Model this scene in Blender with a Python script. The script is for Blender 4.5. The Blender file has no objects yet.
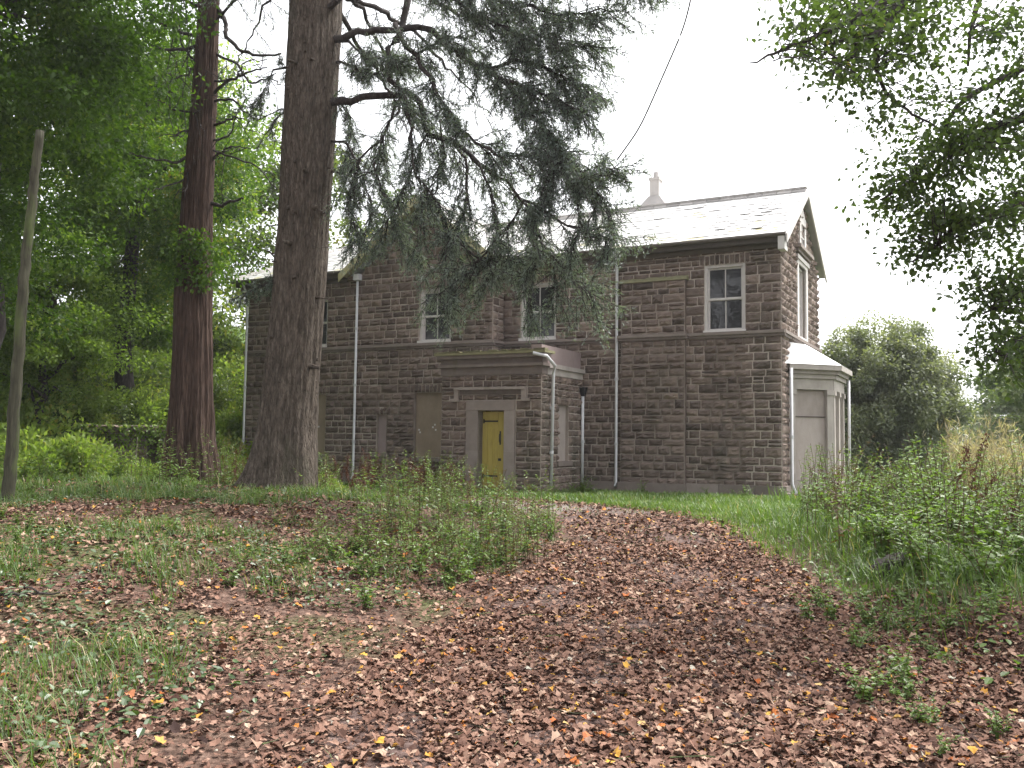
import bpy, math, random
import numpy as np
from mathutils import Matrix, Vector

R = np.random.default_rng(7)
random.seed(7)
scene = bpy.context.scene
COL = scene.collection

# ------------------------------------------------------------------ camera
F = 887.0
PITCH, ROLL = 0.0632, 0.0134
EYE = 1.414
cam_d = bpy.data.cameras.new("camera")
cam = bpy.data.objects.new("camera", cam_d)
COL.objects.link(cam)
cam_d.sensor_width = 36.0
cam_d.lens = 36.0 * F / 1024.0
cam_d.clip_start = 0.05
cam_d.clip_end = 2000.0
cam.matrix_world = (Matrix.Translation((0, 0, EYE)) @ Matrix.Rotation(math.pi / 2 + PITCH, 4, 'X')
                    @ Matrix.Rotation(ROLL, 4, 'Z'))
scene.camera = cam

# ------------------------------------------------------------------ sky, sun, exposure
SUN_EL, SUN_AZ = math.radians(60), math.radians(62)      # azimuth from +Y towards +X
world = bpy.data.worlds.new("World")
scene.world = world
world.use_nodes = True
wn, wl = world.node_tree.nodes, world.node_tree.links
wn.clear()
w_out = wn.new("ShaderNodeOutputWorld")
w_bg = wn.new("ShaderNodeBackground")
w_sky = wn.new("ShaderNodeTexSky")
w_sky.sky_type = 'NISHITA'
w_sky.sun_disc = False
w_sky.sun_elevation = SUN_EL
w_sky.sun_rotation = SUN_AZ
w_sky.air_density = 1.0
w_sky.dust_density = 4.0
w_sky.ozone_density = 1.0
w_hs = wn.new("ShaderNodeHueSaturation")                  # an overcast sky has hardly any blue left
w_hs.inputs["Saturation"].default_value = 0.12
w_bg.inputs["Strength"].default_value = 0.15
wl.new(w_sky.outputs[0], w_hs.inputs["Color"])
wl.new(w_hs.outputs[0], w_bg.inputs["Color"])
wl.new(w_bg.outputs[0], w_out.inputs["Surface"])

sun_d = bpy.data.lights.new("sun", 'SUN')
sun_d.energy = 1.5
sun_d.angle = math.radians(14)
sun_d.color = (1.0, 0.96, 0.9)
sun = bpy.data.objects.new("sun", sun_d)
COL.objects.link(sun)
sd = Vector((math.sin(SUN_AZ) * math.cos(SUN_EL), math.cos(SUN_AZ) * math.cos(SUN_EL), math.sin(SUN_EL)))
sun.rotation_euler = sd.to_track_quat('Z', 'Y').to_euler()

scene.view_settings.view_transform = 'Standard'
scene.view_settings.look = 'None'
scene.view_settings.gamma = 1.0
scene.view_settings.use_curve_mapping = False
scene.view_settings.exposure = 1.7
cy = scene.cycles
cy.max_bounces = 5
cy.diffuse_bounces = 3
cy.glossy_bounces = 2
cy.transmission_bounces = 3
cy.transparent_max_bounces = 4
cy.use_denoising = True
cy.sample_clamp_indirect = 6.0

# ------------------------------------------------------------------ helpers: pixels and frames
def at(px, py, Y):
    """point at depth Y (metres along +Y) seen at a pixel: used to read sizes off the survey picture"""
    a, b = px - 512.0, py - 384.0
    X = a * math.cos(ROLL) + b * math.sin(ROLL)
    Z = -(-a * math.sin(ROLL) + b * math.cos(ROLL))
    y = F * math.cos(PITCH) - Z * math.sin(PITCH)
    z = F * math.sin(PITCH) + Z * math.cos(PITCH)
    t = Y / y
    return np.array([X * t, Y, z * t + EYE])

def project(P):
    P = np.asarray(P, float).reshape(-1, 3)
    x, yy, zz = P[:, 0], P[:, 1], P[:, 2] - EYE
    yc = yy * math.cos(PITCH) + zz * math.sin(PITCH)
    zc = -yy * math.sin(PITCH) + zz * math.cos(PITCH)
    X, Y = F * x / yc, -F * zc / yc
    return 512 + X * math.cos(ROLL) - Y * math.sin(ROLL), 384 + X * math.sin(ROLL) + Y * math.cos(ROLL)

YAW = 0.4918
DU = np.array([math.cos(YAW), -math.sin(YAW), 0.0])
DV = np.array([math.sin(YAW), math.cos(YAW), 0.0])
DZ = np.array([0, 0, 1.0])
HC = np.array([7.108, 23.3165, 0.0])
def H(u, v, z):
    return HC + u * DU + v * DV + z * DZ

def smooth(t):
    t = np.clip(t, 0, 1)
    return t * t * (3 - 2 * t)

_lat = np.random.default_rng(99).random((256, 256))
def noise2(x, y, s=1.0):
    x = np.asarray(x, float) / s + 1000.3; y = np.asarray(y, float) / s + 1000.7
    xi, yi = np.floor(x).astype(int), np.floor(y).astype(int)
    fx, fy = smooth(x - xi), smooth(y - yi)
    g = lambda a, b: _lat[a % 256, b % 256]
    return (g(xi, yi) * (1 - fx) + g(xi + 1, yi) * fx) * (1 - fy) + (g(xi, yi + 1) * (1 - fx) + g(xi + 1, yi + 1) * fx) * fy

# ------------------------------------------------------------------ helpers: objects
def tag(o, label=None, cat=None, group=None, kind=None):
    if label: o["label"] = label
    if cat: o["category"] = cat
    if group: o["group"] = group
    if kind: o["kind"] = kind
    return o

def empty(name, loc=(0, 0, 0)):
    o = bpy.data.objects.new(name, None)
    o.location = loc
    o.empty_display_size = 0.3
    COL.objects.link(o)
    return o

ORIG = {}
def mesh_obj(name, V, Fs, mats, parent=None, tone=None, mat_idx=None, smooth_sh=False):
    """V (n,3) world coords; Fs: list of int arrays (m,k); tone: per-vertex float"""
    V = np.asarray(V, np.float32)
    if not isinstance(mats, (list, tuple)): mats = [mats]
    me = bpy.data.meshes.new(name)
    Fs = [np.asarray(f, np.int32) for f in Fs if len(f)]
    nl = sum(f.size for f in Fs); nf = sum(f.shape[0] for f in Fs)
    me.vertices.add(len(V)); me.loops.add(nl); me.polygons.add(nf)
    origin = np.zeros(3, np.float32)
    if parent is not None:
        origin = np.array(ORIG.get(parent.name, parent.location), np.float32)
    me.vertices.foreach_set("co", (V - origin).ravel())
    me.loops.foreach_set("vertex_index", np.concatenate([f.ravel() for f in Fs]))
    st, c = [], 0
    for f in Fs:
        k = f.shape[1]
        st.append(np.arange(f.shape[0], dtype=np.int32) * k + c); c += f.size
    me.polygons.foreach_set("loop_start", np.concatenate(st))
    if mat_idx is not None:
        me.polygons.foreach_set("material_index", np.asarray(mat_idx, np.int32))
    me.polygons.foreach_set("use_smooth", np.full(nf, bool(smooth_sh)))
    for m in mats: me.materials.append(m)
    if tone is not None:
        at_ = me.attributes.new("tone", 'FLOAT', 'POINT')
        at_.data.foreach_set("value", np.asarray(tone, np.float32))
    me.update(); me.validate()
    o = bpy.data.objects.new(name, me)
    COL.objects.link(o)
    if parent is not None:
        o.parent = parent
        ORIG[o.name] = origin
    return o

def set_origin(o, p):
    """move a mesh object's origin to p without moving its geometry"""
    p = Vector(p)
    o.data.transform(Matrix.Translation(-p))
    o.location = p
    return o

class MB:
    """collects boxes, tubes and polygons for ONE mesh"""
    def __init__(s): s.v, s.f, s.t, s.g = [], [], [], []
    def add(s, V, Fc, tone=0.5):
        n = len(s.v)
        s.v += [tuple(p) for p in V]
        s.f += [tuple(i + n for i in f) for f in Fc]
        s.t += [tone] * len(V)
        s.g.append((n, len(s.v), len(s.f) - len(Fc), len(s.f)))
    def hexa(s, c, tone=0.5):           # 8 corners: bottom 4 ccw, top 4
        s.add(c, [(0, 3, 2, 1), (4, 5, 6, 7), (0, 1, 5, 4), (1, 2, 6, 5), (2, 3, 7, 6), (3, 0, 4, 7)], tone)
    def box(s, fr, a0, a1, z0, z1, d0, d1, tone=0.5, j=0.0):
        jj = lambda: random.uniform(-j, j) if j else 0.0
        c = [fr(a + jj(), z + jj(), d) for z in (z0, z1) for a, d in ((a0, d1), (a1, d1), (a1, d0), (a0, d0))]
        s.hexa(c, tone)
    def tube(s, pts, r, n=8, tone=0.5, cap=True):
        pts = [np.asarray(p, float) for p in pts]
        if np.isscalar(r): r = [r] * len(pts)
        V, Fc = [], []
        for i, p in enumerate(pts):
            d = pts[min(i + 1, len(pts) - 1)] - pts[max(i - 1, 0)]
            d = d / (np.linalg.norm(d) + 1e-9)
            ref = np.array([0, 0, 1.0]) if abs(d[2]) < 0.9 else np.array([1.0, 0, 0])
            a = np.cross(d, ref); a /= np.linalg.norm(a); b = np.cross(d, a)
            for k in range(n):
                th = 2 * math.pi * k / n
                V.append(p + r[i] * (math.cos(th) * a + math.sin(th) * b))
        for i in range(len(pts) - 1):
            for k in range(n):
                k2 = (k + 1) % n
                Fc.append((i * n + k, i * n + k2, (i + 1) * n + k2, (i + 1) * n + k))
        if cap:
            Fc.append(tuple(range(n))[::-1]); Fc.append(tuple((len(pts) - 1) * n + k for k in range(n)))
        s.add(V, Fc, tone)
    def build_each(s, name, mats, parent=None):
        """one object per added piece"""
        for a, b, f0, f1 in s.g:
            q = MB(); q.v, q.t = s.v[a:b], s.t[a:b]
            q.f = [tuple(i - a for i in f) for f in s.f[f0:f1]]
            q.build(name, mats, parent)
    def build(s, name, mats, parent=None, smooth_sh=False, midx=None):
        if not isinstance(mats, (list, tuple)): mats = [mats]
        by = {}
        order = []
        for i, f in enumerate(s.f): by.setdefault(len(f), []).append(i)
        Fs, mi = [], []
        for k, idx in by.items():
            Fs.append(np.array([s.f[i] for i in idx]))
            if midx is not None: mi += [midx[i] for i in idx]
        return mesh_obj(name, np.array(s.v), Fs, mats, parent, tone=s.t, mat_idx=mi if midx is not None else None, smooth_sh=smooth_sh)

def frame(O, S, N):
    O, S, N = np.asarray(O, float), np.asarray(S, float), np.asarray(N, float)
    return lambda a, z, d: O + S * a + DZ * z + N * d

# ------------------------------------------------------------------ materials
MATS = {}
def new_mat(name):
    m = bpy.data.materials.new(name); m.use_nodes = True
    nt = m.node_tree; nt.nodes.clear()
    out = nt.nodes.new("ShaderNodeOutputMaterial")
    MATS[name] = m
    return m, nt, out
def ramp(nt, fac, stops):
    r = nt.nodes.new("ShaderNodeValToRGB")
    el = r.color_ramp.elements
    while len(el) < len(stops): el.new(0.5)
    for e, (p, c) in zip(el, stops):
        e.position = p; e.color = (*c, 1)
    nt.links.new(fac, r.inputs[0])
    return r.outputs[0]
def coords(nt, scale=(1, 1, 1)):
    g = nt.nodes.new("ShaderNodeTexCoord"); mp = nt.nodes.new("ShaderNodeMapping")
    mp.inputs["Scale"].default_value = scale
    nt.links.new(g.outputs["Object"], mp.inputs[0])
    return mp.outputs[0]
def noise(nt, vec, s, det=4, rough=0.6):
    n = nt.nodes.new("ShaderNodeTexNoise")
    n.inputs["Scale"].default_value = s; n.inputs["Detail"].default_value = det; n.inputs["Roughness"].default_value = rough
    nt.links.new(vec, n.inputs["Vector"])
    return n.outputs["Fac"]
def mixc(nt, f, a, b, mode='MIX'):
    m = nt.nodes.new("ShaderNodeMix"); m.data_type = 'RGBA'; m.blend_type = mode
    for i, x in ((0, f), (6, a), (7, b)):
        if hasattr(x, 'is_output'): nt.links.new(x, m.inputs[i])
        elif i == 0: m.inputs[0].default_value = x
        else: m.inputs[i].default_value = (*x, 1)
    return m.outputs[2]
def attr(nt, name="tone"):
    a = nt.nodes.new("ShaderNodeAttribute"); a.attribute_name = name
    return a.outputs["Fac"]
def bump(nt, h, st, dist=0.02):
    b = nt.nodes.new("ShaderNodeBump"); b.inputs["Strength"].default_value = st; b.inputs["Distance"].default_value = dist
    nt.links.new(h, b.inputs["Height"])
    return b.outputs[0]
def finish(nt, out, col, rough=0.85, nrm=None, spec=0.3):
    p = nt.nodes.new("ShaderNodeBsdfPrincipled")
    if hasattr(col, 'is_output'): nt.links.new(col, p.inputs["Base Color"])
    else: p.inputs["Base Color"].default_value = (*col, 1)
    if hasattr(rough, 'is_output'): nt.links.new(rough, p.inputs["Roughness"])
    else: p.inputs["Roughness"].default_value = rough
    p.inputs["Specular IOR Level"].default_value = spec
    if nrm is not None: nt.links.new(nrm, p.inputs["Normal"])
    nt.links.new(p.outputs[0], out.inputs[0])
    return p

def mat_toned(name, stops, scale=6.0, amp=0.35, rough=0.85, bs=0.4, bd=0.02, stretch=(1, 1, 1), spec=0.3, stain=None):
    """colour from a per-piece tone, mottled by noise, with bump"""
    m, nt, out = new_mat(name)
    v = coords(nt, stretch)
    n = noise(nt, v, scale, 5, 0.65)
    a = attr(nt)
    mth = nt.nodes.new("ShaderNodeMath"); mth.operation = 'MULTIPLY_ADD'
    mth.inputs[1].default_value = amp; nt.links.new(n, mth.inputs[0])
    ad = nt.nodes.new("ShaderNodeMath"); ad.operation = 'ADD'
    nt.links.new(a, ad.inputs[0]); ad.inputs[1].default_value = -amp * 0.5
    nt.links.new(ad.outputs[0], mth.inputs[2])
    c = ramp(nt, mth.outputs[0], stops)
    if stain:
        n2 = noise(nt, coords(nt, (1, 1, 0.35)), stain[1], 4, 0.6)
        c = mixc(nt, ramp(nt, n2, [(stain[2], (0, 0, 0)), (stain[2] + 0.18, (1, 1, 1))]), c, stain[0])
    n3 = noise(nt, v, scale * 5, 4, 0.7)
    finish(nt, out, c, rough, bump(nt, n3, bs, bd), spec)
    return m

def mat_leaf(name, stops, trans=0.45, gloss=0.06, rough=0.45):
    m, nt, out = new_mat(name)
    c = ramp(nt, attr(nt), stops)
    d = nt.nodes.new("ShaderNodeBsdfDiffuse"); nt.links.new(c, d.inputs[0])
    sh = d.outputs[0]
    if trans > 0:
        t = nt.nodes.new("ShaderNodeBsdfTranslucent")
        c2 = mixc(nt, 1.0, c, (1.25, 1.35, 0.55), 'MULTIPLY')
        nt.links.new(c2, t.inputs[0])
        mx = nt.nodes.new("ShaderNodeMixShader"); mx.inputs[0].default_value = trans
        nt.links.new(sh, mx.inputs[1]); nt.links.new(t.outputs[0], mx.inputs[2]); sh = mx.outputs[0]
    if gloss > 0:
        g = nt.nodes.new("ShaderNodeBsdfGlossy"); g.inputs["Roughness"].default_value = rough
        mx = nt.nodes.new("ShaderNodeMixShader"); mx.inputs[0].default_value = gloss
        nt.links.new(sh, mx.inputs[1]); nt.links.new(g.outputs[0], mx.inputs[2]); sh = mx.outputs[0]
    nt.links.new(sh, out.inputs[0])
    return m

M = {}
M['stone'] = mat_toned('sandstone_blocks', [(0.0, (0.082, 0.062, 0.053)), (0.3, (0.14, 0.106, 0.09)), (0.65, (0.21, 0.16, 0.135)), (1.0, (0.305, 0.238, 0.197))],
                       6, 0.75, 0.9, 0.9, 0.025, stain=((0.06, 0.056, 0.04), 0.7, 0.56))
M['mortar'] = mat_toned('lime_mortar', [(0.0, (0.2, 0.168, 0.145)), (0.5, (0.37, 0.315, 0.275)), (1.0, (0.5, 0.435, 0.385))], 2.5, 0.9, 0.95, 0.5, 0.01)
M['dressed'] = mat_toned('dressed_stone', [(0.0, (0.13, 0.105, 0.095)), (0.5, (0.23, 0.19, 0.17)), (1.0, (0.36, 0.31, 0.28))], 4, 0.6, 0.85, 0.35, 0.01,
                         stain=((0.10, 0.10, 0.045), 1.6, 0.6))
M['moss_stone'] = mat_toned('mossy_ledge', [(0.0, (0.06, 0.058, 0.035)), (0.5, (0.15, 0.14, 0.08)), (1.0, (0.26, 0.245, 0.14))], 6, 0.8, 0.95, 0.6, 0.02)
M['paint'] = mat_toned('weathered_white_paint', [(0.0, (0.28, 0.255, 0.24)), (0.5, (0.52, 0.49, 0.475)), (1.0, (0.72, 0.69, 0.67))], 7, 0.5, 0.6, 0.2, 0.004)
M['pipe'] = mat_toned('white_pipe_paint', [(0.0, (0.42, 0.42, 0.44)), (1.0, (0.75, 0.75, 0.77))], 5, 0.6, 0.45, 0.15, 0.004)
M['dark_iron'] = mat_toned('black_iron', [(0.0, (0.012, 0.012, 0.013)), (1.0, (0.05, 0.05, 0.05))], 9, 0.6, 0.55, 0.3, 0.005)
M['slate'] = mat_toned('glare_whitened_slate', [(0.0, (0.48, 0.47, 0.48)), (0.5, (0.6, 0.59, 0.58)), (0.85, (0.68, 0.67, 0.65)), (1.0, (0.46, 0.43, 0.27))], 5, 0.4, 0.3, 0.25, 0.008, spec=0.8)  # slate lightened: sky glare on the roof is put into its colour
M['lead'] = mat_toned('pale_lead', [(0.0, (0.22, 0.22, 0.215)), (1.0, (0.5, 0.5, 0.485))], 3, 0.8, 0.4, 0.2, 0.01, spec=0.6)
M['ridge'] = mat_toned('ridge_tile', [(0.0, (0.34, 0.32, 0.31)), (1.0, (0.55, 0.52, 0.5))], 5, 0.5, 0.7, 0.3, 0.01)
M['soffit'] = mat_toned('weathered_eaves_board', [(0.0, (0.055, 0.045, 0.04)), (1.0, (0.19, 0.165, 0.14))], 6, 0.6, 0.8, 0.3, 0.005, stretch=(1, 1, 3))
M['barge'] = mat_toned('mossy_bargeboard', [(0.0, (0.22, 0.20, 0.10)), (0.5, (0.42, 0.39, 0.22)), (1.0, (0.6, 0.56, 0.42))], 5, 0.7, 0.8, 0.3, 0.005)
M['barge_white'] = mat_toned('grey_bargeboard', [(0.0, (0.4, 0.38, 0.36)), (1.0, (0.66, 0.63, 0.61))], 5, 0.6, 0.7, 0.2, 0.005)
M['yellow'] = mat_toned('yellow_door_paint', [(0.0, (0.2, 0.15, 0.03)), (0.5, (0.42, 0.325, 0.07)), (1.0, (0.52, 0.43, 0.14))], 4, 0.8, 0.6, 0.2, 0.004, stretch=(4, 4, 0.8))
M['board'] = mat_toned('window_board', [(0.0, (0.14, 0.105, 0.075)), (0.5, (0.27, 0.21, 0.155)), (1.0, (0.38, 0.315, 0.25))], 3, 0.9, 0.8, 0.25, 0.005, stretch=(1, 1, 0.6))
M['board_pale'] = mat_toned('pale_bay_board', [(0.0, (0.22, 0.185, 0.165)), (0.5, (0.36, 0.31, 0.285)), (1.0, (0.48, 0.42, 0.39))], 3, 0.9, 0.75, 0.2, 0.004, stretch=(1, 1, 0.5))
M['bay_stone'] = mat_toned('pale_bay_stone', [(0.0, (0.20, 0.175, 0.155)), (0.5, (0.34, 0.305, 0.28)), (1.0, (0.5, 0.455, 0.42))], 3.5, 0.85, 0.8, 0.25, 0.006,
                           stretch=(1, 1, 0.5), stain=((0.17, 0.15, 0.125), 1.8, 0.62))
M['cream'] = mat_toned('dressed_white_surround', [(0.0, (0.40, 0.37, 0.35)), (1.0, (0.66, 0.63, 0.61))], 4, 0.6, 0.8, 0.25, 0.006)
M['render'] = mat_toned('pink_grey_render', [(0.0, (0.20, 0.15, 0.145)), (1.0, (0.36, 0.29, 0.28))], 3, 0.8, 0.85, 0.3, 0.01)
m_, nt_, o_ = new_mat('old_window_glass')
finish(nt_, o_, (0.018, 0.017, 0.02), 0.06, bump(nt_, noise(nt_, coords(nt_), 3.0, 2), 0.3, 0.02), 0.6)
M['glass'] = m_
m_, nt_, o_ = new_mat('dark_void')
finish(nt_, o_, (0.012, 0.012, 0.012), 0.9)
M['void'] = m_

def mat_bark(name, stops, sx=9, sz=1.1, bs=1.0, bd=0.05, moss=None):
    m, nt, out = new_mat(name)
    v = coords(nt, (1, 1, sz / sx))
    n = noise(nt, v, sx, 6, 0.7)
    vo = nt.nodes.new("ShaderNodeTexVoronoi"); vo.feature = 'DISTANCE_TO_EDGE'
    vo.inputs["Scale"].default_value = sx * 1.6
    nt.links.new(v, vo.inputs["Vector"])
    c = ramp(nt, n, stops)
    crack = ramp(nt, vo.outputs["Distance"], [(0.0, (0.6, 0.6, 0.6)), (0.16, (1, 1, 1))])
    c = mixc(nt, 0.8, c, crack, 'MULTIPLY')
    if moss:
        n2 = noise(nt, coords(nt, (1, 1, 0.4)), moss[1], 4)
        c = mixc(nt, ramp(nt, n2, [(moss[2], (0, 0, 0)), (moss[2] + 0.15, (1, 1, 1))]), c, moss[0])
    hs = nt.nodes.new("ShaderNodeMath"); hs.operation = 'ADD'
    nt.links.new(n, hs.inputs[0])
    nt.links.new(ramp(nt, vo.outputs["Distance"], [(0.0, (0, 0, 0)), (0.2, (0.25, 0.25, 0.25))]), hs.inputs[1])
    finish(nt, out, c, 0.95, bump(nt, hs.outputs[0], bs, bd), 0.2)
    return m
M['bark_fir'] = mat_bark('grey_brown_bark', [(0.3, (0.034, 0.027, 0.022)), (0.5, (0.108, 0.087, 0.07)), (0.72, (0.215, 0.18, 0.148))], 20, 4.0, moss=((0.075, 0.072, 0.05), 1.3, 0.58))
M['bark_red'] = mat_bark('reddish_fibrous_bark', [(0.3, (0.024, 0.015, 0.012)), (0.5, (0.078, 0.05, 0.039)), (0.72, (0.15, 0.10, 0.08))], 18, 1.2, moss=((0.05, 0.05, 0.03), 1.6, 0.6))
M['bark_dark'] = mat_bark('dark_branch_bark', [(0.25, (0.02, 0.017, 0.016)), (0.5, (0.05, 0.042, 0.04)), (0.75, (0.09, 0.08, 0.075))], 18, 4, bs=0.6, bd=0.01)
M['bark_pole'] = mat_bark('bleached_greenish_wood', [(0.2, (0.028, 0.027, 0.02)), (0.5, (0.058, 0.056, 0.038)), (0.8, (0.11, 0.105, 0.075))], 20, 1.5, bs=0.5, bd=0.01, moss=((0.09, 0.12, 0.04), 2.0, 0.5))

# ================================================================== THE GROUND
PATH = np.array([(0.5, -6, 1.9), (.65, 0, 1.9), (.75, 3, 1.9), (.85, 5.3, 1.85), (1.28, 8, 1.63), (1.85, 10.5, 1.38), (2.2, 13, 1.25), (2.3, 15.2, 1.3),
                 (1.8, 17.3, 1.4), (0.7, 19.0, 1.4), (-1.2, 20.4, 1.4), (-3.6, 21.4, 1.3), (-6.0, 22.4, 1.2)])
_tt = np.linspace(0, len(PATH) - 1, 160)
PC = np.stack([np.interp(_tt, np.arange(len(PATH)), PATH[:, k]) for k in range(3)], 1)
for _ in range(6):
    PC[1:-1] = (PC[:-2] + 2 * PC[1:-1] + PC[2:]) / 4
def path_d(x, y):
    """distance outside the path edge (negative on the path)"""
    x, y = np.asarray(x, float), np.asarray(y, float)
    out = np.full(x.shape, 1e9)
    for cx_, cy_, h in PC:
        out = np.minimum(out, np.hypot(x - cx_, y - cy_) - h)
    return out
def path_x(y):
    return np.interp(y, PC[:95, 1], PC[:95, 0])
BANK = np.array([(-60, 9), (-15.5, 24.0), (-9.9, 26.6), (-10.9, 31.0), (-5.5, 41.0), (1, 49), (3, 75), (3, 900)], float)
def bank_d(x, y):
    x, y = np.asarray(x, float), np.asarray(y, float)
    best = np.full(x.shape, 1e9); sg = np.ones(x.shape)
    for (ax, ay), (bx, by) in zip(BANK[:-1], BANK[1:]):
        ex, ey = bx - ax, by - ay; L2 = ex * ex + ey * ey
        t = np.clip(((x - ax) * ex + (y - ay) * ey) / L2, 0, 1)
        d = np.hypot(x - ax - t * ex, y - ay - t * ey)
        cr = ex * (y - ay) - ey * (x - ax)
        u = d < best
        sg = np.where(u, np.sign(cr), sg); best = np.where(u, d, best)
    return best * sg
def ground(x, y):
    x, y = np.asarray(x, float), np.asarray(y, float)
    pd = path_d(x, y)
    left = smooth((path_x(np.clip(y, -5, 19)) - x - 0.8) / 1.5)
    win = 0.25 + 0.75 * smooth((y - 4) / 6); win = win * (1 - smooth((y - 17.5) / 5.0))
    z = -0.15 * (1 - smooth((y - 6) / 12))
    z = z + 0.47 * smooth(pd / 4.2) * left * win
    right = smooth((x - path_x(np.clip(y, -5, 17)) - 1.0) / 1.0)
    z = z + 0.28 * smooth((pd - 0.25) / 1.0) * right * (1 - smooth((y - 12) / 7))
    off = np.clip(pd / 0.6, 0, 1)
    z = z + off * (0.10 * (noise2(x, y, 1.7) - 0.5) + 0.05 * (noise2(x, y, 0.55) - 0.5))
    z = z + 0.03 * (noise2(x, y, 0.9) - 0.5)
    bd = bank_d(x, y)
    z = z + np.where(bd > 0, 1.25 * smooth(bd / 0.7) + 0.42 * np.clip(bd - 0.5, 0, 16) + 0.5 * (noise2(x, y, 2.6) - 0.5) * smooth(bd / 2), 0)
    z = z - 0.035 * np.clip(x - 9 + 0.25 * (y - 30), 0, 200) * smooth((x - 6) / 10)
    return z
def gz(x, y): return float(ground(np.array([x]), np.array([y]))[0])

def geo_axis(lo, hi, fine_lo, fine_hi, step, growth=1.22):
    a = list(np.arange(fine_lo, fine_hi + 1e-6, step))
    s_, x = step, fine_hi
    while x < hi: s_ *= growth; x += s_; a.append(x)
    s_, x = step, fine_lo
    while x > lo: s_ *= growth; x -= s_; a.insert(0, x)
    return np.array(a)
gx = geo_axis(-330, 330, -14, 13, 0.16); gy = geo_axis(-120, 420, 1.5, 28, 0.16)
GX, GY = np.meshgrid(gx, gy)
GZ = ground(GX, GY)
ii = np.arange(len(gx) * len(gy)).reshape(len(gy), len(gx))
quads = np.stack([ii[:-1, :-1], ii[:-1, 1:], ii[1:, 1:], ii[1:, :-1]], -1).reshape(-1, 4)
# grassiness of the soil: bare leaf mould under the trees, turf by the house and on the right
def grassy(x, y):
    pd = path_d(x, y)
    right = smooth((x - path_x(np.clip(y, -5, 17)) - 1.5) / 1.6) * smooth((y - 6.5) / 4)
    front = smooth((y - 17.5) / 2.5)
    patch = smooth((noise2(x, y, 1.3) * 0.6 + noise2(x, y, 0.5) * 0.4 - 0.5) / 0.14) * smooth((y - 4) / 6) * 0.75
    leftfar = smooth((y - 15) / 5) * smooth((-x - 5) / 4)
    g = np.maximum(np.maximum(right, front), np.maximum(patch * (x < 1), leftfar))
    return g * smooth((pd + 0.05) / 0.5)
m_, nt_, o_ = new_mat('leafy_soil')
v_ = coords(nt_)
mould = ramp(nt_, noise(nt_, v_, 14, 5, 0.75), [(0.3, (0.035, 0.022, 0.016)), (0.5, (0.11, 0.066, 0.05)), (0.62, (0.17, 0.11, 0.085)), (0.75, (0.23, 0.16, 0.125))])
turf = ramp(nt_, noise(nt_, v_, 9, 5, 0.75), [(0.3, (0.03, 0.05, 0.012)), (0.55, (0.07, 0.115, 0.025)), (0.8, (0.12, 0.17, 0.05))])
finish(nt_, o_, mixc(nt_, attr(nt_), mould, turf), 0.95, bump(nt_, noise(nt_, v_, 26, 4, 0.7), 0.8, 0.04), 0.2)
ground_o = mesh_obj('ground', np.stack([GX.ravel(), GY.ravel(), GZ.ravel()], 1), [quads], m_, tone=grassy(GX.ravel(), GY.ravel()), smooth_sh=True)
tag(ground_o, 'mossy woodland ground rising into a low mound left of the path', 'ground', kind='structure')

m_, nt_, o_ = new_mat('trodden_leaf_path')
v_ = coords(nt_)
c_ = ramp(nt_, noise(nt_, v_, 16, 5, 0.75), [(0.3, (0.045, 0.028, 0.024)), (0.5, (0.11, 0.072, 0.062)), (0.62, (0.17, 0.12, 0.105)), (0.75, (0.24, 0.18, 0.16))])
gr_ = ramp(nt_, noise(nt_, v_, 22, 4, 0.7), [(0.3, (0.10, 0.085, 0.075)), (0.7, (0.32, 0.28, 0.25))])
finish(nt_, o_, mixc(nt_, attr(nt_), c_, gr_), 0.95, bump(nt_, noise(nt_, v_, 30, 4, 0.7), 0.8, 0.03), 0.2)
PV, PT, n_c = [], [], 13
for i, (cx_, cy_, h) in enumerate(PC):
    d = PC[min(i + 1, len(PC) - 1), :2] - PC[max(i - 1, 0), :2]; d /= np.linalg.norm(d)
    nrm = np.array([-d[1], d[0]])
    wl_, wr_ = h + 0.3 * (noise2(i * 0.35, 3.1) - 0.5), h + 0.3 * (noise2(i * 0.35, 9.7) - 0.5)
    for k in range(n_c):
        t = k / (n_c - 1)
        p = np.array([cx_, cy_]) + nrm * (wl_ * (1 - t) - wr_ * t)
        PV.append((p[0], p[1], gz(p[0], p[1]) + (0.006 if 0 < k < n_c - 1 else -0.01)))
        PT.append(float(smooth(np.array((cy_ - 16.5) / 2.5))) * 0.8)
pq = np.arange(len(PC) * n_c).reshape(len(PC), n_c)
path_o = mesh_obj('path', np.array(PV), [np.stack([pq[:-1, 1:], pq[:-1, :-1], pq[1:, :-1], pq[1:, 1:]], -1).reshape(-1, 4)[:, ::-1]], m_, tone=PT, smooth_sh=True)
tag(path_o, 'leaf covered woodland path curving left towards the house', 'path', kind='structure')

# ================================================================== THE HOUSE
house = empty('stone_house', H(-9.0, 2.0, 0))
tag(house, 'derelict two storey sandstone house with boarded ground floor windows and yellow door', 'house')

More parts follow.
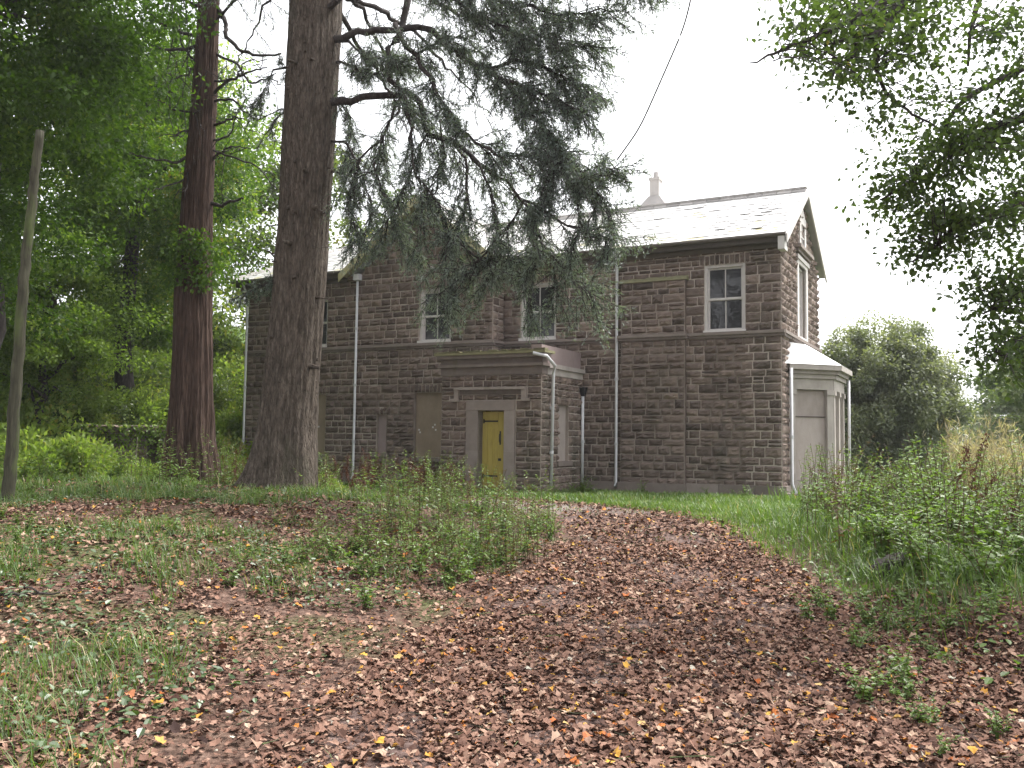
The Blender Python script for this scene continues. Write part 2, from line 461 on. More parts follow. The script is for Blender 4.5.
def stone_wall(fr, s0, s1, z0, z1, openings=(), lintels=(), ch=0.21, ln=(0.26, 0.48), prof=None, reveal=0.16, bands=(), skip=(), gap=0.027, deep=(0.025, 0.075), name='wall', parent=house, tone_base=0.45):
    """rock-faced coursed masonry: a mortar face with real reveals and every stone a pillowed block"""
    mb = MB(); midx = []
    def pad(i): 
        while len(midx) < len(mb.f): midx.append(i)
    zb = {z0, z1}; sb = {s0, s1}
    for a, b, c, d in openings: zb |= {c, d}; sb |= {a, b}
    for a, b, c, d in list(lintels) + list(skip): zb |= {c, d}
    for c, d, h in bands: zb |= {c, d}
    zb = sorted(z for z in zb if z0 - 1e-6 <= z <= z1 + 1e-6); sb = sorted(sb)
    inside = lambda s, z: any(a < s < b and c < z < d for a, b, c, d in openings)
    for za, zc in zip(zb[:-1], zb[1:]):
        for sa, sc in zip(sb[:-1], sb[1:]):
            if not inside((sa + sc) / 2, (za + zc) / 2):
                mb.add([fr(sa, za, 0), fr(sc, za, 0), fr(sc, zc, 0), fr(sa, zc, 0)], [(0, 1, 2, 3)], random.random())
    for a, b, c, d in openings:
        r = -reveal
        for p, q_ in (((a, c), (a, d)), ((a, d), (b, d)), ((b, d), (b, c)), ((b, c), (a, c))):
            mb.add([fr(*p, 0), fr(*q_, 0), fr(*q_, r), fr(*p, r)], [(0, 1, 2, 3)], 0.35)
    if prof:
        ztop = z1
        while prof(ztop) is not None: ztop += 0.01
        l0, r0 = prof(z1); l1, r1 = prof(ztop - 0.01)
        mb.add([fr(l0, z1, 0), fr(r0, z1, 0), fr(r1, ztop, 0), fr(l1, ztop, 0)], [(0, 1, 2, 3)], 0.3)
    pad(1)
    def stone(a, b, c, d, cut=None):
        g = gap / 2
        a += g * random.uniform(.7, 1.5); b -= g * random.uniform(.7, 1.5); c += g * random.uniform(.7, 1.4); d -= g * random.uniform(.7, 1.4)
        if b - a < 0.03 or d - c < 0.03: return
        t = float(np.clip(random.gauss(tone_base, 0.18), 0, 1))
        nx, nz = (6 if b - a > 0.3 else 5), 5
        bulge = random.uniform(*deep); tilt, tz = random.uniform(-.5, .5), random.uniform(-.3, .8)
        V, Fc = [], []
        for k in range(nz):
            for i in range(nx):
                u, w = i / (nx - 1), k / (nz - 1)
                edge = i in (0, nx - 1) or k in (0, nz - 1)
                ju = random.uniform(-.25, .25) / nx; jw = random.uniform(-.22, .22) / nz
                if edge:
                    dd = 0.008
                    uu = u + (ju * 0.35 if 0 < i < nx - 1 else random.uniform(-.015, .015)); ww = w + (jw * 0.5 if 0 < k < nz - 1 else random.uniform(-.05, .05))
                else:
                    uu, ww = u + ju, w + jw
                    dd = 0.012 + bulge * (0.55 + 0.7 * random.random()) * (1 + tilt * (u - .5) + tz * (w - .5))
                V.append(fr(a + (b - a) * uu, c + (d - c) * ww, dd))
        for k in range(nz - 1):
            for i in range(nx - 1):
                Fc.append((k * nx + i, k * nx + i + 1, (k + 1) * nx + i + 1, (k + 1) * nx + i))
        n = len(V)
        ring = [i for i in range(nx)] + [k * nx + nx - 1 for k in range(1, nz)] + [(nz - 1) * nx + i for i in range(nx - 2, -1, -1)] + [k * nx for k in range(nz - 2, 0, -1)]
        N_ = fr(0, 0, -0.03) - fr(0, 0, 0)
        V += [V[i] + N_ for i in ring]
        for q in range(len(ring)):
            q2 = (q + 1) % len(ring)
            Fc.append((ring[q2], ring[q], n + q, n + q2))
        mb.add(V, Fc, t)
    def fill(za, zc, h, ext=None):
        n = max(1, round((zc - za) / h))
        zs = [za + (zc - za) * k / n for k in range(n + 1)]
        for k in range(1, n): zs[k] += random.uniform(-.17, .17) * (zc - za) / n
        for c, d in zip(zs[:-1], zs[1:]):
            if ext is None: ivs = [(s0, s1)]
            else:
                e = ext((c + d) / 2)
                if e is None: continue
                ivs = [e]
            for a, b, o0, o1 in list(openings) + list(lintels) + list(skip):
                if o0 < (c + d) / 2 < o1:
                    nv = []
                    for x0, x1 in ivs:
                        if b <= x0 or a >= x1: nv.append((x0, x1)); continue
                        if a > x0: nv.append((x0, a))
                        if b < x1: nv.append((b, x1))
                    ivs = nv
            f_ = (d - c) / ch
            for x0, x1 in ivs:
                x = x0
                while x1 - x > 1e-3:
                    L = random.uniform(ln[0], ln[1] * random.choice((.75, 1, 1, 1.25))) * (0.75 + 0.3 * f_)
                    if x1 - x - L < ln[0] * 0.6: L = x1 - x
                    if random.random() < 0.05 and d - c > 0.16:
                        m = c + (d - c) * random.uniform(.4, .6)
                        stone(x, x + L, c, m); stone(x, x + L, m, d)
                    else: stone(x, x + L, c, d)
                    x += L
    for za, zc in zip(zb[:-1], zb[1:]):
        h = ch
        for c, d, hh in bands:
            if c <= (za + zc) / 2 <= d: h = hh
        fill(za, zc, h)
    if prof: fill(z1, ztop, ch, prof)
    for a, b, c, d in lintels:
        n = max(2, round((b - a) / 0.14)); xs = [a + (b - a) * k / n for k in range(n + 1)]
        for x, y in zip(xs[:-1], xs[1:]): stone(x, y, c - 0.0, d + random.uniform(-.03, .02))
    pad(0)
    return mb.build(name, [M['stone'], M['mortar']], parent, midx=midx)

fr_L = frame(H(0, -.66, 0), DU, -DV)          # left block and front gable
fr_M = frame(H(0, 0, 0), DU, -DV)             # recessed middle and right wing
fr_E = frame(H(0, 0, 0), DV, DU)              # right gable end, s runs away from the camera
ZS, ZE = 4.27, 6.8
W_ = 5.7
# --- walls
gc, ghw, gap_z = -11.0, 2.6, 8.95
slope_g = (gap_z - ZE) / 2.95
def prof_L(z):
    t = (z - ZE + 0.2) / slope_g
    l, r = gc - 2.75 + t, gc + 2.75 - t
    return (max(l, -13.6), min(r, -8.4)) if r - l > 0.15 else None
wall_L = stone_wall(fr_L, -18.4, -8.4, 0, ZE,
    openings=[(-15.9, -14.78, .85, 2.87), (-12.65, -12.27, .95, 2.17), (-11.2, -10.08, .85, 2.87), (-15.92, -14.8, 4.45, 6.15), (-11.08, -9.9, 4.42, 6.15)],
    lintels=[(-16.05, -14.63, 2.87, 3.14), (-12.8, -12.12, 2.17, 2.42), (-11.35, -9.93, 2.87, 3.14), (-16.05, -14.65, 6.15, 6.42), (-11.2, -9.78, 6.15, 6.42)], prof=prof_L)
wall_R = stone_wall(frame(H(-8.4, -.66, 0), DV, DU), 0.0, 0.66, 0, ZE, ln=(.25, .34), tone_base=0.55)
wall_M = stone_wall(fr_M, -8.4, 0, 0, ZE, openings=[(-7.8, -6.6, 4.43, 6.2), (-2.07, -.95, 4.4, 6.3)],
    lintels=[(-7.95, -6.45, 6.2, 6.46), (-2.2, -.82, 6.3, 6.58)], bands=[(ZS, ZE, .25)], tone_base=0.4)
fr_B = frame(H(0, -.17, 0), DU, -DV)
wall_B = stone_wall(fr_B, -4.45, -2.58, 0, 5.93, bands=[(ZS, 5.93, .22)], name='chimney_breast', tone_base=0.4)
mb = MB()
for u in (-4.45, -2.58):                      # the breast's two cheeks
    mb.add([H(u, 0, 0), H(u, -.17, 0), H(u, -.17, 5.93), H(u, 0, 5.93)], [(0, 1, 2, 3)], .4)
mb.build('cheek', M['stone'], wall_B)
mb = MB()
c = [H(-4.52, -.24, 5.93), H(-2.51, -.24, 5.93), H(-2.51, .0, 5.93), H(-4.52, .0, 5.93), H(-4.52, -.2, 5.99), H(-2.51, -.2, 5.99), H(-2.51, .0, 6.1), H(-4.52, .0, 6.1)]
mb.hexa(c, .8)
mb.build('weathering_ledge', M['moss_stone'], wall_B)
def prof_E(z):
    t = (z - 6.6) / (2.35 / 3.2)
    l, r = 2.85 - 3.05 + t, 2.85 + 3.05 - t
    return (max(l, 0), min(r, W_)) if r - l > 0.15 else None
wall_E = stone_wall(fr_E, 0, W_, 0, ZE, openings=[(2.3, 3.45, 4.42, 6.62)], skip=[(2.05, 3.7, 4.42, 6.8), (1.8, 3.95, 6.88, 7.1)], prof=prof_E, ln=(.2, .4), tone_base=.62)
# plain back and far walls
stone_wall(frame(H(-18.4, W_, 0), -DV, -DU), 0, W_ + .66, 0, ZE, ch=.3, ln=(.4, .8))
stone_wall(frame(H(0, W_, 0), -DU, DV), 0, 18.4, 0, ZE, ch=.34, ln=(.5, .9), openings=[(3, 4.1, 4.4, 6.2), (10, 11.1, 4.4, 6.2)])

# --- plinth, string course
mb = MB()
for a, b in ((-2.55, .0),):
    x = a
    while x < b - .05:
        w = min(random.uniform(.6, 1.1), b - x)
        mb.box(fr_M, x + .006, x + w - .006, -.2, .3, 0.0, .13, random.uniform(.1, .6), .006); x += w
mb.box(fr_B, -4.5, -2.54, -.2, .28, 0, .1, .3)
mb.box(fr_L, -18.45, -8.95, -.2, .26, 0, .1, .3)
mb.box(fr_M, -5.6, -4.5, -.2, .27, 0, .1, .4)
mb.box(fr_E, -.13, W_, -.2, .3, 0, .13, .5)
mb.build_each('plinth', M['dressed'], house)
mb = MB()
def string(fr, a, b):
    mb.box(fr, a, b, ZS, ZS + .075, -.02, .07, .25); mb.box(fr, a, b, ZS + .077, ZS + .16, -.02, .115, .45)
string(fr_L, -18.5, -8.3); string(frame(H(-8.4, -.66, 0), DV, DU), 0.0, .66)
string(fr_M, -8.4, -4.5); string(fr_B, -4.53, -2.5); string(fr_M, -2.5, .1); string(fr_E, 0.0, W_ + .1)
mb.build('string_course', M['dressed'], house)

# --- sash windows
def sash(fr, a, b, z0, z1, rec=.1, broken=False, surround=None):
    w = MB(); t = .06
    w.box(fr, a, a + .075, z0, z1, -rec - .08, -rec + .035, .6); w.box(fr, b - .075, b, z0, z1, -rec - .08, -rec + .035, .55)
    w.box(fr, a + .075, b - .075, z1 - .075, z1, -rec - .08, -rec + .035, .4)
    f = w.build('window', M['paint'], house)
    s = MB(); s.box(fr, a - .02, b + .02, z0 - .002, z0 + .085, -rec - .09, .075, .75); s.build('sill', M['paint'], f)
    zm = (z0 + z1) / 2
    for (c, d, dep) in ((zm - .02, z1 - .075, -rec - .02), (z0 + .085, zm + .02, -rec - .06)):
        q = MB()
        A, B_ = a + .077, b - .077
        q.box(fr, A, A + .05, c, d, dep - .04, dep, .55); q.box(fr, B_ - .05, B_, c, d, dep - .04, dep, .55)
        q.box(fr, A + .05, B_ - .05, d - .055, d, dep - .04, dep, .35); q.box(fr, A + .05, B_ - .05, c, c + .06, dep - .04, dep, .6)
        q.box(fr, (A + B_) / 2 - .014, (A + B_) / 2 + .014, c + .06, d - .055, dep - .035, dep - .005, .5)
        q.build('sash', M['paint'], f)
        g = MB(); g.add([fr(A, c, dep - .025), fr(B_, c, dep - .025), fr(B_, d, dep - .025), fr(A, d, dep - .025)], [(0, 1, 2, 3)])
        g.build('pane', M['glass'], f)
    return f
sash(fr_L, -15.92, -14.8, 4.45, 6.15); sash(fr_L, -11.08, -9.9, 4.42, 6.15); sash(fr_M, -7.8, -6.6, 4.43, 6.2); sash(fr_M, -2.07, -.95, 4.4, 6.3, rec=.06)
sash(fr_E, 2.3, 3.45, 4.42, 6.62, rec=.1)
mb = MB()                                      # pale dressed surround of the gable-end window, its label mould and the attic light
for a, b in ((2.05, 2.3), (3.45, 3.7)): mb.box(fr_E, a, b, 4.43, 6.72, -.05, .05, .6)
mb.box(fr_E, 2.3, 3.45, 6.62, 6.72, -.05, .05, .5); mb.box(fr_E, 1.95, 3.8, 6.72, 6.84, -.05, .09, .5)
mb.build('window_surround', M['cream'], house)
mb = MB(); mb.box(fr_E, 1.85, 3.9, 6.9, 7.0, 0, .12, .3); mb.box(fr_E, 1.78, 3.97, 7.0, 7.1, 0, .2, .5); mb.build('hood_mould', M['dressed'], house)
mb = MB()
mb.box(fr_E, 2.38, 2.62, 7.12, 8.1, -.05, .07, .6); mb.box(fr_E, 3.13, 3.37, 7.12, 8.1, -.05, .07, .6); mb.box(fr_E, 2.62, 3.13, 7.85, 8.1, -.05, .07, .5)
mb.add([fr_E(2.5, 8.1, .07), fr_E(3.25, 8.1, .07), fr_E(2.88, 8.35, .07), fr_E(2.5, 8.1, -.05), fr_E(3.25, 8.1, -.05), fr_E(2.88, 8.35, -.05)],
       [(0, 1, 2), (3, 5, 4), (0, 3, 4, 1), (1, 4, 5, 2), (2, 5, 3, 0)], .5)
at_w = mb.build('attic_window', M['cream'], house)
mb = MB(); mb.add([fr_E(2.62, 7.12, .035), fr_E(3.13, 7.12, .035), fr_E(3.13, 7.85, .035), fr_E(2.62, 7.85, .035)], [(0, 1, 2, 3)]); mb.build('pane', M['glass'], at_w)
mb = MB(); mb.box(fr_E, 2.86, 2.9, 7.12, 7.85, .036, .055, .5); mb.box(fr_E, 2.62, 3.13, 7.45, 7.49, .036, .055, .5); mb.build('glazing_bar', M['paint'], at_w)

# --- boarded openings of the ground floor
def boarded(fr, a, b, z0, z1, mat='board', rec=.1, spots=True, label=None):
    w = MB(); w.box(fr, a + .004, b - .004, z0 + .004, z1 - .004, -rec - .03, -rec, random.uniform(.35, .6))
    n = 1
    o = w.build('window_board', M[mat], house)
    s = MB(); s.box(fr, a - .12, b + .12, z0 - .13, z0 - .002, -.06, .09, .35); s.build('sill', M['dressed'], o)
    if spots:
        s = MB()
        for k in range(5):
            x, z = random.uniform(a + .1, b - .1), z0 + (z1 - z0) * random.choice((.38, .42, .46, .5))
            s.box(fr, x - .025, x + .025, z - .022, z + .03, -rec, -rec + .006, .9)
        s.build_each('paint_patch', M['paint'], o)
    return o
boarded(fr_L, -15.9, -14.78, .85, 2.87); boarded(fr_L, -11.2, -10.08, .85, 2.87)
sl = boarded(fr_L, -12.65, -12.27, .95, 2.17, mat='render', spots=False)

# --- roofs
def slates(A, S, UP, n, length, slope, poly, row=.24, wid=.3, tbase=.55, low=0.012):
    """rows of overlapping slates laid over the polygon given in (along, up) coordinates"""
    mb = MB(); A, S, UP, n = map(np.asarray, (A, S, UP, n))
    def inside(x, y):
        c = False
        for (x0, y0), (x1, y1) in zip(poly, poly[1:] + poly[:1]):
            if (y0 > y) != (y1 > y) and x < (x1 - x0) * (y - y0) / (y1 - y0) + x0: c = not c
        return c
    r = 0
    while r * row < slope:
        y = r * row; x = -.5 * wid * (r % 2) - 0.2
        xs_ = [x0 + (x1 - x0) * (y + row / 2 - y0) / (y1 - y0) for (x0, y0), (x1, y1) in zip(poly, poly[1:] + poly[:1]) if (y0 > y + row / 2) != (y1 > y + row / 2)]
        if len(xs_) < 2: r += 1; continue
        xl, xr = min(xs_), max(xs_)
        while x < length + .2:
            if x + wid > xl + .03 and x < xr - .03:
                a, b = max(x + .002, xl), min(x + wid - .002, xr)
                y0, y1 = y - .03 - random.uniform(0, .02), y + row + .02
                d0, d1 = .018 + random.uniform(0, .012) + (.02 if random.random() < .04 else 0), .008
                P = lambda s, t, d: A + S * s + UP * t + n * d
                t = float(np.clip(random.gauss(tbase, .16), 0, .9))
                if random.random() < (.22 if r == 0 else .10 if r < 3 else .02): t = 1.0
                if random.random() < .006: x += wid; continue
                mb.add([P(a, y0, d0), P(b, y0, d0 + random.uniform(-.006, .006)), P(b, y1, d1), P(a, y1, d1), P(a, y0, d0 - .01), P(b, y0, d0 - .01)],
                       [(0, 1, 2, 3), (4, 5, 1, 0)], t)
            x += wid
        r += 1
    mb.add([A + S * px_ + UP * py_ - n * .004 for px_, py_ in poly], [tuple(range(len(poly)))], .45)
    mb.add([A + S * px_ + UP * py_ - n * .05 for px_, py_ in poly], [tuple(range(len(poly)))[::-1]], .2)
    return mb
def unit(v): v = np.asarray(v, float); return v / np.linalg.norm(v)
EO = .38                                        # eaves overhang
zr = 8.89
rise = zr - 6.95
# right wing and middle: front slope
upM = (2.85 + EO) * DV + rise * DZ; LM = np.linalg.norm(upM); upM = upM / LM
nM = unit(np.cross(DU, upM))
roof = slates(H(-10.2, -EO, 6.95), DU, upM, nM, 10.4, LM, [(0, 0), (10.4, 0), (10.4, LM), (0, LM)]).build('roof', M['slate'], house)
upB = -(W_ - 2.85 + EO) * DV + rise * DZ; LB = np.linalg.norm(upB); upB = upB / LB
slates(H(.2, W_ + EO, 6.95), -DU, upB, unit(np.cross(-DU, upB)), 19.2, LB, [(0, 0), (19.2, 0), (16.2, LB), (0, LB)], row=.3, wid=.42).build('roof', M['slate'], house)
# left block: front slope with a hip at its far end
eL = -.66 - EO
zl0, zlr = 6.93, 8.89
vr = 2.85
upL = (vr - eL) * DV + (zlr - zl0) * DZ; LL = np.linalg.norm(upL); upL = upL / LL
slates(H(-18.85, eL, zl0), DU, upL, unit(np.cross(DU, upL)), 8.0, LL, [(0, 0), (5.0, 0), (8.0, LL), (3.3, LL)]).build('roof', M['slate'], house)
upH = 3.3 * DU + (zlr - zl0) * DZ; LH = np.linalg.norm(upH); upH = upH / LH
wH = W_ + EO - eL
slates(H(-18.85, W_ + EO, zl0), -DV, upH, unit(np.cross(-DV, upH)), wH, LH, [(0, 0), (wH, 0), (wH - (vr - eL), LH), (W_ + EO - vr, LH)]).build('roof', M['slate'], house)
# front gable: two slopes running back into the main roof
hw = 2.93
for sgn in (-1, 1):
    a0 = H(gc + sgn * hw, -.66 - .42, 6.82); up = unit(-sgn * hw * DU + (gap_z + .1 - 6.82) * DZ); L_ = math.hypot(hw, gap_z + .1 - 6.82)
    S_ = DV if sgn > 0 else -DV
    if sgn > 0: A_, S_ = a0, DV
    else: A_, S_ = H(gc - hw, -.66 - .42 + 4.4, 6.82), -DV
    ln_ = 4.4
    pol = [(0, 0), (ln_, 0), (ln_, L_), (0, L_)]
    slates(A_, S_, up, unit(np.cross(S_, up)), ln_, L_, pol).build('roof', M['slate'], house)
# ridges
mb = MB()
def ridge(A, B_):
    A, B_ = np.asarray(A), np.asarray(B_); n = int(np.linalg.norm(B_ - A) / .42); d = (B_ - A) / n; s_ = unit(np.cross(d, DZ))
    for k in range(n):
        p, q_ = A + d * (k + .02), A + d * (k + .98); h_ = .02 * random.random()
        mb.add([p - s_ * .17 - DZ * .1, p + DZ * (.05 + h_), p + s_ * .17 - DZ * .1, q_ - s_ * .17 - DZ * .1, q_ + DZ * (.05 + h_), q_ + s_ * .17 - DZ * .1],
               [(0, 1, 4, 3), (1, 2, 5, 4), (0, 2, 1), (3, 4, 5)], random.random())
ridge(H(-15.6, 2.85, zr + .04), H(.2, 2.85, zr + .04)); ridge(H(gc, -1.08, gap_z + .14), H(gc, 3.2, gap_z + .14)); ridge(H(-18.85, eL, zl0 + .05), H(-15.55, vr, zlr + .05))
mb.build('ridge', M['ridge'], house)
# eaves boards, gutters
def eave(fr, a, b, d, z):
    mb = MB()
    mb.box(fr, a, b, z - .17, z + .0, d - .03, d, .3); mb.box(fr, a, b, z - .2, z - .172, -.0, d + .0, .2); mb.box(fr, a, b, z - .30, z - .202, -.0, .09, .5)
    mb.build('eaves_board', M['soffit'], house)
eave(fr_M, -8.0, .19, EO - .06, 6.93); eave(fr_L, -18.75, -13.95, EO - .06, 6.9)
eave(frame(H(-18.4, W_, 0), -DV, -DU), 0, W_ + .66 + .3, EO - .06, 6.9)
def gutter(A, B_):
    mb = MB(); mb.tube([A, B_], .055, 8, .4); mb.build('gutter', M['soffit'], house)
gutter(H(-8.0, -EO - .03, 6.9), H(.2, -EO - .03, 6.9)); gutter(H(-18.85, eL - .03, 6.87), H(-13.98, eL - .03, 6.87))
# bargeboards
for sgn in (-1, 1):
    mb = MB()
    lo, hi = H(gc + sgn * (hw + .07), -1.1, 6.80), H(gc, -1.1, gap_z + .13)
    o_up, o_dn = .0, -.26
    t_ = -DV * .04
    mb.add([lo + DZ * o_dn, hi + DZ * o_dn, hi, lo, lo + DZ * o_dn + t_, hi + DZ * o_dn + t_, hi + t_, lo + t_],
           [(0, 3, 2, 1), (4, 5, 6, 7), (0, 1, 5, 4), (2, 3, 7, 6), (1, 2, 6, 5), (0, 4, 7, 3)], .55)
    # soffit strip back to the wall
    mb.add([lo + DZ * -.1, hi + DZ * -.1, hi + DZ * -.1 + DV * .43, lo + DZ * -.1 + DV * .43], [(0, 1, 2, 3)], .2)
    mb.build('bargeboard', M['barge'], house)
for v0 in (-EO - .03, W_ + EO + .03):
    mb = MB()
    lo, hi = H(.2, v0, 6.90), H(.2, 2.85, zr + .06); t_ = DU * .045
    mb.add([lo - DZ * .24, hi - DZ * .26, hi, lo, lo - DZ * .24 + t_, hi - DZ * .26 + t_, hi + t_, lo + t_],
           [(0, 1, 2, 3), (4, 7, 6, 5), (0, 4, 5, 1), (2, 6, 7, 3), (1, 5, 6, 2), (0, 3, 7, 4)], .6)
    mb.add([lo - DZ * .09, hi - DZ * .1, hi - DZ * .1 - DU * .2, lo - DZ * .09 - DU * .2], [(0, 1, 2, 3)], .3)
    mb.build('bargeboard', M['barge_white'], house)
mb = MB(); mb.box(fr_E, -.42, .0, 6.5, 6.86, .0, .17, .6); mb.build('kneeler', M['barge_white'], house)

# --- chimney behind the ridge
mb = MB()
fc = frame(H(-4.95, 4.3, 0), DU, -DV)
mb.box(fc, -.5, .5, 7.6, 9.2, -.4, .4, .4)
ch_o = mb.build('chimney', M['ridge'], house)
mb = MB()
mb.hexa([fc(-.53, 9.2, .43), fc(.53, 9.2, .43), fc(.53, 9.2, -.43), fc(-.53, 9.2, -.43), fc(-.2, 9.66, .2), fc(.16, 9.66, .2), fc(.16, 9.66, -.2), fc(-.2, 9.66, -.2)], .2)
mb.build('shoulder', M['ridge'], ch_o)
mb = MB(); mb.box(fc, -.17, .15, 9.66, 10.2, -.17, .17, .7); mb.box(fc, -.2, .18, 10.2, 10.29, -.2, .2, .6); mb.tube([fc(0, 10.29, 0), fc(0, 10.5, 0)], [.1, .085], 10, .7); mb.build('stack', M['ridge'], ch_o)

# --- drainpipes
def pipe(pts, r=.042, name='drainpipe', brackets=()):
    mb = MB(); mb.tube(pts, r, 8, .6)
    o = mb.build(name, M['pipe'], house, smooth_sh=True)
    s = MB()
    for p in brackets: s.tube([np.asarray(p) - DZ * .04, np.asarray(p) + DZ * .04], r * 1.35, 8, .3)
    if brackets: s.build_each('collar', M['pipe'], o)
    return o
def vpipe(u, v, z0, z1, top=None, foot=True):
    pts = ([top] if top is not None else []) + [H(u, v, z1)] + [H(u, v, z0 + .12)]
    if foot: pts += [H(u + .02, v - .1, z0)]
    return pipe(pts, brackets=[H(u, v, z) for z in np.arange(z0 + 1.2, z1, 1.85)])
vpipe(-18.33, -.80, .1, 6.3, H(-18.33, eL - .03, 6.85)); vpipe(-13.46, -.80, .1, 6.68); vpipe(-4.60, -.13, .15, 6.4, H(-4.60, -EO - .03, 6.88))
mb = MB(); mb.box(fr_L, -13.57, -13.35, 6.6, 6.8, .06, .24, .6); mb.build('rainwater_head', M['pipe'], house)

# ================================================================== the porch (part of the house)
pu0, pu1, pv = -8.87, -5.72, -2.7
fr_P = frame(H(0, pv, 0), DU, -DV)
fr_PS = frame(H(pu1, pv, 0), DV, DU)
fr_PL = frame(H(pu0, -.66, 0), -DV, -DU)
porch = stone_wall(fr_P, pu0, pu1, 0, 3.2, openings=[(-7.65, -6.82, 0.0, 2.22)], skip=[(-8.04, -6.48, 0, 2.5), (-8.42, -6.13, 2.66, 2.86)], tone_base=.36, name='porch_wall', reveal=.3)
stone_wall(fr_PS, 0, 2.7, 0, 3.2, openings=[(1.05, 1.75, .85, 2.4)], lintels=[(.92, 1.88, 2.4, 2.62)], ln=(.2, .38), tone_base=.58, name='porch_wall', reveal=.12)
stone_wall(fr_PL, 0, 2.04, 0, 3.2, ln=(.25, .5), name='porch_wall')
boarded(fr_PS, 1.05, 1.75, .85, 2.4, mat='board_pale', rec=.09, spots=False)
mb = MB()
mb.box(fr_P, pu0 - .02, pu1 + .03, 3.2, 3.42, -.3, .035, .15)
mb.box(fr_P, pu0 - .08, pu1 + .09, 3.42, 3.50, -.3, .10, .3)
mb.box(fr_P, pu0 - .02, pu1 + .03, 3.50, 3.66, -.3, .04, .1)
mb.box(fr_P, pu0 - .12, pu1 + .13, 3.66, 3.76, -.3, .14, .35)
mb.build('cornice', M['dressed'], house)
mb = MB(); mb.box(fr_P, pu0 - .17, pu1 + .18, 3.76, 3.83, -.45, .19, .95)
for k in range(60):
    x = random.uniform(pu0 - .15, pu1 + .1); mb.box(fr_P, x, x + random.uniform(.05, .2), 3.83, 3.84 + random.random() * .035, .0, .2, random.uniform(.3, 1), .01)
mb.build('coping', M['moss_stone'], house)
mb = MB()
mb.box(fr_PS, .3, 2.7, 3.2, 3.38, -.3, .035, .75); mb.box(fr_PS, .3, 2.72, 3.38, 3.50, -.3, .10, .5)
mb.build('cornice', M['bay_stone'], house)
mb = MB(); mb.box(fr_PS, .06, 2.7, 3.5, 4.0, -.35, -.04, .4); mb.build('parapet', M['render'], house)
mb = MB(); mb.hexa([H(pu0 - .1, pv, 3.76), H(pu1 - .3, pv, 3.76), H(pu1 - .3, -.66, 4.0), H(pu0 - .1, -.66, 4.0), H(pu0 - .1, pv, 3.8), H(pu1 - .3, pv, 3.8), H(pu1 - .3, -.66, 4.04), H(pu0 - .1, -.66, 4.04)], .5)
mb.build('porch_roof', M['lead'], house)
mb = MB()
for a, b, c, d in ((-8.02, -7.65, 0, 2.22), (-6.82, -6.5, 0, 2.22)): 
    mb.box(fr_P, a, b, c, 1.1, -.3, .06, random.uniform(.5, .8)); mb.box(fr_P, a, b, 1.104, d, -.3, .06, random.uniform(.5, .8))
mb.box(fr_P, -8.02, -6.5, 2.224, 2.49, -.3, .065, .55)
mb.build('door_surround', M['dressed'], house)
mb = MB()
mb.box(fr_P, -8.40, -6.15, 2.79, 2.86, 0, .13, .8); mb.box(fr_P, -8.40, -8.27, 2.55, 2.788, 0, .11, .7); mb.box(fr_P, -6.28, -6.15, 2.55, 2.788, 0, .11, .7)
mb.box(fr_P, -8.52, -8.27, 2.47, 2.548, 0, .12, .7); mb.box(fr_P, -6.28, -6.03, 2.47, 2.548, 0, .12, .7)
mb.box(fr_P, -8.268, -6.282, 2.66, 2.788, 0, .02, .1)
mb.build('hood_mould', M['dressed'], house)
mb = MB(); n = 5; wd = .83 / n
for k in range(n): mb.box(fr_P, -7.65 + k * wd + .003, -7.65 + (k + 1) * wd - .003, .04, 2.2, -.27, -.225, .45 + random.uniform(-.15, .15))
door = mb.build('door', M['yellow'], house)
for z in (1.93, .42):
    mb = MB(); mb.box(fr_P, -7.62, -7.16, z - .022, z + .022, -.225, -.213, .3); mb.box(fr_P, -7.62, -7.575, z - .06, z + .06, -.213, -.205, .3); mb.build('hinge', M['dark_iron'], door)
mb = MB(); mb.box(fr_P, -7.10, -7.06, 1.28, 1.66, -.225, -.212, .3); mb.tube([fr_P(-7.08, 1.32, -.21), fr_P(-7.08, 1.38, -.17), fr_P(-7.08, 1.56, -.17), fr_P(-7.08, 1.62, -.21)], .014, 6, .3); mb.build('handle', M['dark_iron'], door)
mb = MB(); mb.box(fr_P, -7.13, -7.05, .84, .91, -.225, -.20, .2); mb.build('lock', M['dark_iron'], door)
mb = MB(); mb.box(fr_P, -8.1, -6.4, -.15, .035, -.28, .35, .4); mb.build('doorstep', M['dressed'], house)
pipe([H(pu1 - .15, pv - .23, 3.74), H(pu1 + .2, pv - .12, 3.66), H(pu1 + .27, pv + .25, 3.42), H(pu1 + .13, pv + .45, 3.2), H(pu1 + .09, pv + .46, .15)], .045, brackets=[H(pu1 + .09, pv + .46, z) for z in (1.1, 2.3)])
o = pipe([H(pu1 + .09, -.16, 2.75), H(pu1 + .09, -.16, .1)], .045, brackets=[H(pu1 + .09, -.16, 1.4)])
mb = MB(); mb.hexa([H(pu1 + .05, -.21, 2.72), H(pu1 + .14, -.21, 2.72), H(pu1 + .14, -.1, 2.72), H(pu1 + .05, -.1, 2.72), H(pu1 + .0, -.27, 2.98), H(pu1 + .2, -.27, 2.98), H(pu1 + .2, -.04, 2.98), H(pu1 + .0, -.04, 2.98)], .4)
mb.build('hopper', M['dark_iron'], o)

